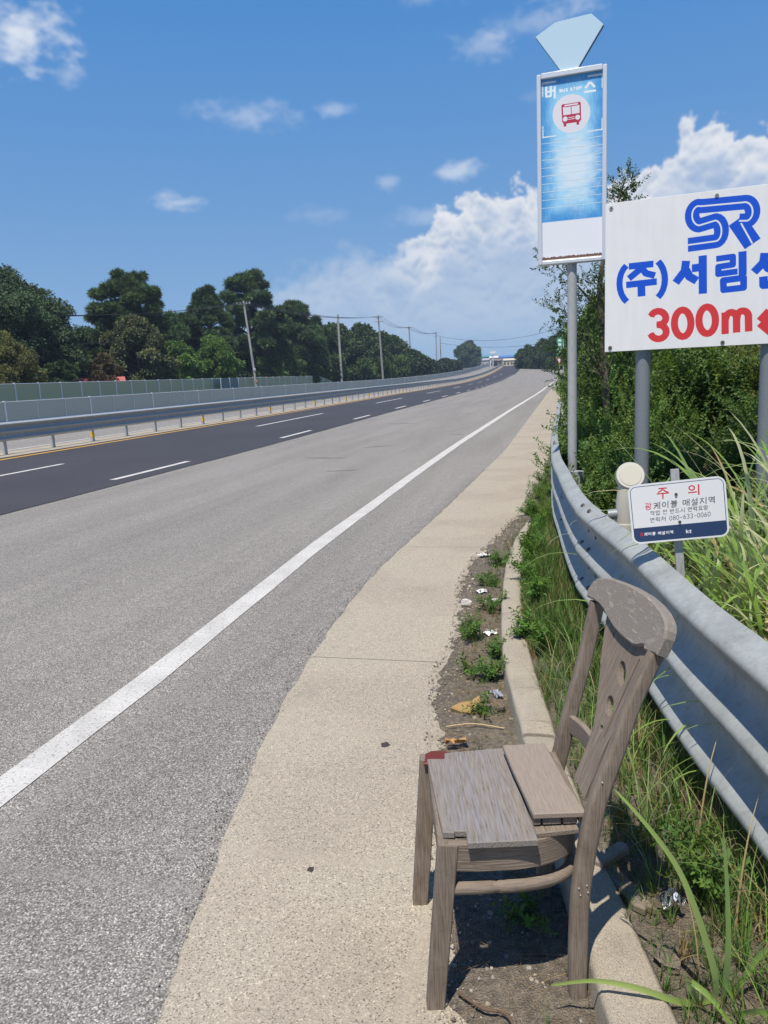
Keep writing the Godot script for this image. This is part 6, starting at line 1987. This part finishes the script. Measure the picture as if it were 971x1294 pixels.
	# carved grooves down the splat
	for g in [[[0.222, 0.235], [0.19, 0.16], [0.145, 0.075], [0.118, 0.0]], [[0.06, 0.225], [0.066, 0.12], [0.072, 0.0]]]:
		var c := CSGPolygon3D.new()
		c.name = "groove"
		c.operation = CSGShape3D.OPERATION_SUBTRACTION
		c.depth = 0.008
		var pl := PackedVector2Array()
		for q in g: pl.append(Vector2(-q[0] - 0.0022, q[1]))
		var back: Array = g.duplicate()
		back.reverse()
		for q in back: pl.append(Vector2(-q[0] + 0.0022, q[1]))
		c.polygon = pl
		c.material = M.wood_y
		c.position.z = 0.004
		splat.add_child(c)
	var bar := []
	for q in [[-0.262, 0.565, -0.19], [-0.285, 0.562, -0.10], [-0.292, 0.562, 0.0], [-0.283, 0.566, 0.10], [-0.258, 0.572, 0.172]]:
		bar.append(Vector3(q[0], q[1], q[2]))
	m = MB.new()
	m.sweep(smooth_path(bar, 4), rect_ring(0.055, 0.018, 0.004), Vector3.UP)
	put("back_rail", m.mesh(), M.wood_z, o)

# ------------------------------------------------ litter and stones
func crumple(size: Vector3, sd: int, n := 9) -> ArrayMesh:
	rng.seed = sd
	var m := MB.new()
	var rows := []
	for i in n:
		var line := PackedVector3Array()
		for j in n:
			line.append(Vector3((i / float(n - 1) - 0.5) * size.x, rng.randf() * size.y, (j / float(n - 1) - 0.5) * size.z) + rvec() * size.x * 0.06)
		rows.append(line)
	for i in n - 1:
		for j in n - 1:
			m.quad(rows[i][j], rows[i + 1][j], rows[i + 1][j + 1], rows[i][j + 1], Vector3.UP)
	return m.mesh()

func lone(called: String, label: String, cat: String, mesh: Mesh, m: Material, at: Vector3, turn := 0.0) -> void:
	var o := thing(called, label, cat, at)
	o.rotation.y = turn
	put("body", mesh, m, o)

func litter() -> void:
	var m := MB.new()
	# flat brown stone
	m.slab(PackedVector2Array([Vector2(-0.075, -0.02), Vector2(-0.02, -0.045), Vector2(0.06, -0.05), Vector2(0.075, 0.01), Vector2(0.058, 0.085), Vector2(0.02, 0.04), Vector2(-0.04, 0.015)]), Transform3D(Basis(Vector3(1, 0, 0), Vector3(0, 0.28, -0.96), Vector3(0, 0.96, 0.28)), Vector3.ZERO), 0.03, 0.006)
	lone("stone", "flat triangular ochre brown stone lying in the dirt by the kerb", "stone", m.mesh(), mat(Color(0.33, 0.21, 0.085), 0.9), Vector3(-0.475, 0.035, -3.43))
	lone("stone", "whitish rounded stone at the ragged edge of the concrete", "stone", rock_mesh(5, Vector3(0.042, 0.028, 0.035)), mat(Color(0.5, 0.48, 0.44), 0.9), Vector3(-0.69, 0.035, -5.12))
	lone("stone", "grey stone half sunk among weeds beside the kerb", "stone", rock_mesh(6, Vector3(0.06, 0.03, 0.05)), mat(Color(0.42, 0.40, 0.38), 0.9), Vector3(-0.50, 0.03, -5.16))
	lone("stone", "dark clod lying on the soil right of the kerb", "stone", rock_mesh(7, Vector3(0.028, 0.018, 0.04), 0.5), M.soil, Vector3(0.245, 0.095, -1.85))
	var foil := mat(Color(0.8, 0.8, 0.82), 0.25, 1.0)
	lone("foil_scrap", "crumpled ball of silver foil with a red fleck on the soil", "litter", crumple(Vector3(0.062, 0.045, 0.05), 61), foil, Vector3(0.275, 0.112, -2.04), 0.4)
	lone("wrapper", "folded silver wrapper lying in the dirt beside the brown stone", "litter", crumple(Vector3(0.035, 0.018, 0.085), 62, 7), mat(Color(0.62, 0.63, 0.66), 0.35, 0.6), Vector3(-0.347, 0.032, -3.6), 0.5)
	var paper := mat(Color(0.72, 0.72, 0.71), 0.8)
	for q in [[-0.615, -5.42, 0.085, 0.04, "flat white paper scrap at the concrete's ragged edge"], [-0.47, -4.5, 0.07, 0.035, "crumpled white paper scrap against the kerb below a weed"], [-0.72, -6.55, 0.085, 0.05, "white paper scrap on the farthest patch of dirt"]]:
		lone("paper_scrap", q[4], "litter", crumple(Vector3(q[2], 0.014, q[3] + 0.03), 63 + int(q[1] * -10), 6), paper, Vector3(q[0], 0.032, q[1]), q[2] * 9)
	lone("wood_chip", "orange brown torn cardboard piece behind the chair seat", "litter", crumple(Vector3(0.09, 0.03, 0.05), 71, 6), mat(Color(0.42, 0.24, 0.09), 0.85), Vector3(-0.47, 0.04, -3.05), 0.3)
	lone("dead_leaf", "dark curled dead leaf against the kerb by the wrapper", "leaf", crumple(Vector3(0.045, 0.014, 0.03), 72, 5), mat(Color(0.07, 0.05, 0.04), 0.8), Vector3(-0.31, 0.033, -3.42), 0.2)
	# flattened dark spots of gum on the concrete
	rng.seed = 73
	for q in [[-0.784, -3.047, 0.022, "dark round gum spot on the concrete shoulder"], [-0.829, -2.161, 0.012, "small black gum spot on the concrete nearer the asphalt"]]:
		m = MB.new()
		var pl := PackedVector2Array()
		for i in 12: pl.append(Vector2.from_angle(TAU * i / 12.0) * q[2] * rr(0.75, 1.15))
		m.slab(pl, Transform3D(Basis(Vector3.RIGHT, -PI / 2), Vector3.ZERO), 0.004, 0.001)
		lone("gum_spot", q[3], "litter", m.mesh(), mat(Color(0.045, 0.035, 0.03), 0.7), Vector3(q[0], 0.014, q[1]))
	# broken planks behind the chair
	var flat := Basis(Vector3(1, 0, 0), Vector3(0, 0, -1), Vector3(0, 1, 0))
	m = MB.new()
	m.slab(PackedVector2Array([Vector2(-0.06, -0.022), Vector2(0.05, -0.026), Vector2(0.063, -0.004), Vector2(0.055, 0.02), Vector2(-0.05, 0.024), Vector2(-0.066, 0.006)]), Transform3D(Basis(Vector3.UP, 0.75) * Basis(Vector3.BACK, 0.12) * flat, Vector3.ZERO), 0.026, 0.005)
	lone("plank", "short pale broken plank lying behind the chair's back post", "plank", m.mesh(), M.raw_wood, Vector3(0.125, 0.125, -2.235))
	m = MB.new()
	m.slab(PackedVector2Array([Vector2(-0.12, -0.024), Vector2(0.08, -0.03), Vector2(0.11, -0.012), Vector2(0.10, 0.004), Vector2(0.118, 0.02), Vector2(-0.1, 0.026), Vector2(-0.125, 0.0)]), Transform3D(Basis(Vector3.UP, -1.05) * flat, Vector3.ZERO), 0.026, 0.005)
	lone("plank", "dark rotten plank half buried in the soil along the kerb", "plank", m.mesh(), M.wood_x, Vector3(0.16, 0.098, -2.12))
	# sticks
	m = MB.new()
	m.tube(smooth_path([Vector3(-0.14, 0.0, 0.01), Vector3(-0.02, 0.012, -0.01), Vector3(0.12, 0.004, 0.0)], 4), [0.003], 6)
	lone("twig", "straight straw-coloured stick lying across the dirt behind the seat", "twig", m.mesh(), mat(Color(0.5, 0.38, 0.2), 0.8), Vector3(-0.4, 0.03, -3.235))
	m = MB.new()
	m.tube(smooth_path([Vector3(-0.09, 0.0, -0.05), Vector3(-0.02, 0.01, 0.0), Vector3(0.04, 0.012, 0.01), Vector3(0.08, 0.004, 0.09)], 4), [0.004], 6)
	lone("twig", "bent brown twig on the dirt between the chair's near legs", "twig", m.mesh(), mat(Color(0.12, 0.08, 0.05), 0.8), Vector3(-0.19, 0.03, -1.67))

# ------------------------------------------------ grass and weeds close by
func weed(label: String, at: Vector3, r: float, h: float, n: int, col: Color, sd: int, group: String) -> void:
	rng.seed = sd
	var o := thing("weed", label, "weed", at, group)
	var st := MB.new()
	var w := []
	var t := []
	for i in 5:
		var a := rr(0, TAU)
		var tip := Vector3(cos(a) * r * rr(0.3, 1.0), h * rr(0.5, 1.0), sin(a) * r * rr(0.3, 1.0))
		st.tube([Vector3(0, -0.02, 0), tip * 0.5 + Vector3(0, h * 0.1, 0), tip], [0.0022, 0.0018, 0.001], 4, false)
		for k in int(n / 5.0):
			var q := (k + 0.5) / (n / 5.0)
			var p := Vector3(0, 0, 0).lerp(tip, q) + rvec() * r * 0.22
			w.append(Transform3D(any_turn((tip.normalized() + rvec() * 0.7).normalized(), rr(0.6, 1.1)), Vector3(p.x, maxf(p.y, 0.004), p.z)))
			t.append(tint(col, 0.3))
	put("stems", st.mesh(), M.stem, o)
	copies("leaves", SPRIG.weed, M.leaf, o, w, t)

func tuft(n: int, l: float, w: float, sd: int) -> ArrayMesh:
	rng.seed = sd
	var m := MB.new()
	for i in n:
		var a := rr(0, TAU)
		var out := Vector3(cos(a), 0, sin(a))
		var k := rr(0.6, 1.15) * l
		var b := rr(0.1, 0.55)
		var side := Vector3(-out.z, 0, out.x) * w / 2
		var p0 := out * rr(0, 0.02)
		var p1 := p0 + (Vector3.UP + out * b * 0.5).normalized() * k * 0.5
		var p2 := p1 + (Vector3.UP * 0.7 + out * b * 1.6).normalized() * k * 0.5
		var nn := (out * -1.0 + Vector3.UP * 0.4).normalized()
		var sh := rr(0.75, 1.25)
		m.col = Color(sh, sh, sh)
		m.tri(p0 - side, p0 + side, p1 + side * 0.8, nn, nn, nn)
		m.tri(p0 - side, p1 + side * 0.8, p1 - side * 0.8, nn, nn, nn)
		m.tri(p1 - side * 0.8, p1 + side * 0.8, p2, nn, nn, nn)
	return m.mesh()

func near_grass() -> void:
	var green := Color(0.125, 0.235, 0.05)
	var fresh := Color(0.13, 0.26, 0.045)
	var dg := "small weeds rooted in the dirt strip"
	var i := 0
	for q in [[-0.60, -4.46, 0.09, 0.11, 55], [-0.53, -4.97, 0.10, 0.10, 55], [-0.55, -6.25, 0.12, 0.09, 50], [-0.58, -5.7, 0.12, 0.07, 50], [-0.42, -4.16, 0.06, 0.07, 30], [-0.39, -3.84, 0.07, 0.08, 40], [-0.49, -4.0, 0.05, 0.05, 22], [-0.38, -3.39, 0.04, 0.06, 22], [-0.45, -8.7, 0.16, 0.12, 60], [-0.36, -9.8, 0.18, 0.15, 60], [-0.1, -2.05, 0.05, 0.03, 14]]:
		rng.seed = 590 + i
		var big := rr(0.55, 1.15)
		weed("small green weed sprouting from the dirt between concrete and kerb", Vector3(q[0] + rr(-0.03, 0.03), 0.02, q[1] + rr(-0.15, 0.15)), q[2] * big, q[3] * big, int(q[4] * big), green, 600 + i, dg)
		i += 1
	for q in [[-0.24, -4.23, 0.10, 0.12, 60], [-0.22, -4.9, 0.13, 0.16, 90], [-0.26, -5.4, 0.14, 0.16, 90], [-0.28, -5.9, 0.14, 0.17, 90], [-0.29, -6.5, 0.16, 0.18, 90], [-0.28, -7.2, 0.16, 0.2, 90], [-0.3, -7.9, 0.18, 0.2, 90], [-0.28, -8.8, 0.2, 0.22, 90], [-0.26, -10.0, 0.2, 0.25, 90], [-0.12, -4.0, 0.1, 0.14, 50]]:
		weed("leafy bright green weed spilling over the back of the kerb", Vector3(q[0], 0.10, q[1]), q[2], q[3], q[4], fresh, 640 + i, "leafy weeds behind the kerb")
		i += 1
	rng.seed = 700
	var a := tuft(9, 0.19, 0.005, 701)
	var w := []
	var t := []
	var w2 := []
	var t2 := []
	for k in 15000:
		var z := -1.0 - pow(rng.randf(), 0.8) * 9.0
		var x0 := table(KERB_OUT, z) if z > -8.3 else -0.32
		var x1 := table(RAIL, z) + (0.9 if z > -4.0 else 0.4)
		var q := rng.randf()
		var x := lerpf(x0 - 0.01, x1, q)
		var near: bool = z > -2.9
		if near and rng.randf() < 0.15: continue
		var b := Basis(Vector3.UP, rr(0, TAU)) * Basis(Vector3.RIGHT, rr(-0.35, 0.35))
		var s := rr(0.35, 1.0) * (0.9 if near else 1.0) * lerpf(0.6, 1.15, smoothstep(0.0, 0.3, q))
		var p := Transform3D(b.scaled_local(Vector3(s, s, s)), Vector3(x, bank(x, z) + 0.005, z))
		if rng.randf() < (0.28 if near else 0.2):
			w2.append(p); t2.append(tint(Color(0.34, 0.25, 0.12), 0.35))
		else:
			w.append(p); t.append(tint(green, 0.35))
	for k in 420:
		var z := -1.3 - pow(rng.randf(), 0.8) * 8.0
		var x := table(KERB_IN, z) - pow(rng.randf(), 1.6) * 0.22 if z > -8.2 else -0.4
		var s := rr(0.12, 0.42)
		var p := Transform3D((Basis(Vector3.UP, rr(0, TAU)) * Basis(Vector3.RIGHT, rr(-0.6, 0.6))).scaled_local(Vector3(s, s, s)), Vector3(x, 0.022, z))
		if rng.randf() < 0.5:
			w2.append(p); t2.append(tint(Color(0.34, 0.25, 0.12), 0.35))
		else:
			w.append(p); t.append(tint(green, 0.35))
	for g in [["verge_grass", "short green grass growing between the kerb and the guardrail", w, t], ["dry_grass", "straw-coloured dry grass mixed in along the guardrail", w2, t2]]:
		var u := Node3D.new()
		u.name = g[0]
		add_child(u)
		u.set_meta("kind", "stuff")
		u.set_meta("label", g[1])
		u.set_meta("category", "grass")
		copies("tufts", a, M.blade, u, g[2], g[3])
	# fallen straw lying flat
	rng.seed = 720
	var sm := MB.new()
	sm.tube([Vector3(-0.5, 0, 0), Vector3(-0.15, 0.03, 0.02), Vector3(0.2, 0.03, -0.02), Vector3(0.5, 0, 0.03)], [0.006], 4, false)
	var ws := []
	var ts := []
	for k in 3000:
		var z := -1.1 - rng.randf() * 4.2
		var x: float
		if rng.randf() < 0.42: x = lerpf(table([0.0, -0.05, -1.6, -0.28, -3.1, -0.55, -5.5, -0.7], z), table(KERB_IN, z), rng.randf())
		else: x = lerpf(table(KERB_OUT, z), table(RAIL, z) + 0.35, rng.randf())
		var on_bank: bool = x > table(KERB_OUT, z) - 0.02
		var s := rr(0.04, 0.15)
		ws.append(Transform3D((Basis(Vector3.UP, rr(0, TAU)) * Basis(Vector3.BACK, rr(-0.2, 0.2))).scaled_local(Vector3(s, s * 0.7, s * 0.35)), Vector3(x, (bank(x, z) + rr(0.004, 0.03)) if on_bank else 0.03, z)))
		ts.append(tint(Color(0.30, 0.21, 0.11), 0.5))
	var u := Node3D.new()
	u.name = "straw"
	add_child(u)
	u.set_meta("kind", "stuff")
	u.set_meta("label", "fallen dry straw scattered on the soil by the kerb")
	u.set_meta("category", "straw")
	var straw := mat(Color(1, 1, 1), 0.85)
	straw.vertex_color_use_as_albedo = true
	copies("stalks", sm.mesh(), straw, u, ws, ts)
	# clumps between kerb and rail
	for q in [[-0.05, -3.55, 14, 0.34], [0.02, -3.1, 14, 0.3], [0.12, -3.3, 12, 0.34], [0.2, -2.75, 12, 0.36], [0.3, -2.55, 12, 0.4], [0.12, -2.55, 10, 0.3], [0.05, -3.95, 12, 0.32], [0.22, -3.05, 14, 0.4], [0.32, -2.85, 14, 0.42], [0.1, -2.85, 14, 0.34], [-0.02, -3.75, 14, 0.36], [0.24, -2.4, 14, 0.38]]:
		reed("grass clump growing behind the chair between kerb and guardrail", Vector3(q[0], 0.09, q[1]), q[2], q[3], 740 + int(q[0] * 100) + int(q[1] * -10), "grass clumps behind the chair", 0.2, 0.07, 0.6)
	for q in [[0.42, -2.05, 10, 0.3], [0.5, -1.8, 10, 0.28], [0.36, -1.55, 12, 0.18], [0.55, -2.3, 10, 0.4], [0.33, -2.3, 8, 0.28], [0.48, -1.5, 10, 0.2], [0.42, -2.3, 14, 0.42], [0.46, -1.95, 14, 0.4], [0.52, -2.1, 14, 0.45], [0.44, -1.7, 12, 0.32], [0.56, -1.65, 12, 0.36], [0.6, -1.9, 14, 0.45], [0.38, -1.85, 10, 0.25], [0.3, -2.15, 10, 0.3]]:
		reed("sparse half dry grass clump on the soil under the guardrail", Vector3(q[0], 0.09, q[1]), q[2], q[3], 760 + int(q[0] * 100) + int(q[1] * -10), "half dry clumps under the guardrail", 0.3, 0.07, 0.55)
	# the broad arching blades nearest to the kerb
	var o := thing("reed_plant", "few broad bright green grass blades arching over the kerb beside the chair", "grass", Vector3(0.35, 0.09, -1.74))
	for p in [[[-0.02, 0.0, 0.0], [-0.09, 0.012, 0.03], [-0.2, 0.052, 0.05], [-0.295, 0.055, 0.05], [-0.395, 0.035, 0.06]], [[-0.01, 0.0, 0.0], [-0.02, 0.10, 0.02], [-0.065, 0.255, 0.02], [-0.11, 0.36, 0.01], [-0.18, 0.455, 0.0], [-0.245, 0.52, -0.02]], [[0.005, 0.0, 0.0], [0.006, 0.13, 0.03], [0.004, 0.26, 0.03], [-0.008, 0.45, 0.02]], [[-0.05, 0.0, 0.02], [-0.075, 0.07, 0.03], [-0.02, 0.045, 0.06], [0.04, -0.03, 0.1]], [[0.03, 0.0, -0.02], [0.10, 0.13, -0.03], [0.2, 0.2, -0.02]], [[0.02, 0.0, 0.03], [0.08, 0.06, 0.08], [0.17, 0.07, 0.12]]]:
		var pts := []
		for q in p: pts.append(Vector3(q[0], q[1], q[2]))
		var path := smooth_path(pts, 5)
		var rows := []
		for k in path.size():
			var tt := float(k) / (path.size() - 1)
			var d: Vector3 = (path[mini(k + 1, path.size() - 1)] - path[maxi(k - 1, 0)]).normalized()
			var side := d.cross(Vector3(0.25, 0.35, 0.9)).normalized()
			var ww := 0.0085 * minf(1.0, 0.5 + 2.5 * tt) * pow(1.0 - tt, 0.45) + 0.0006
			var fold := side.cross(d) * ww * 0.35
			rows.append(PackedVector3Array([path[k] + side * ww + fold, path[k], path[k] - side * ww + fold]))
		var bm := MB.new()
		bm.grid(rows, false, Vector3(-0.2, 0.5, 1))
		put("blade", bm.mesh(), blade_tone(2 if p.size() > 4 else 0), o)
	# broad feathered leaves in the shade under the rail
	weed("feathery green leaves growing in the shade under the guardrail", Vector3(0.36, 0.12, -2.1), 0.12, 0.2, 60, green, 790, "")
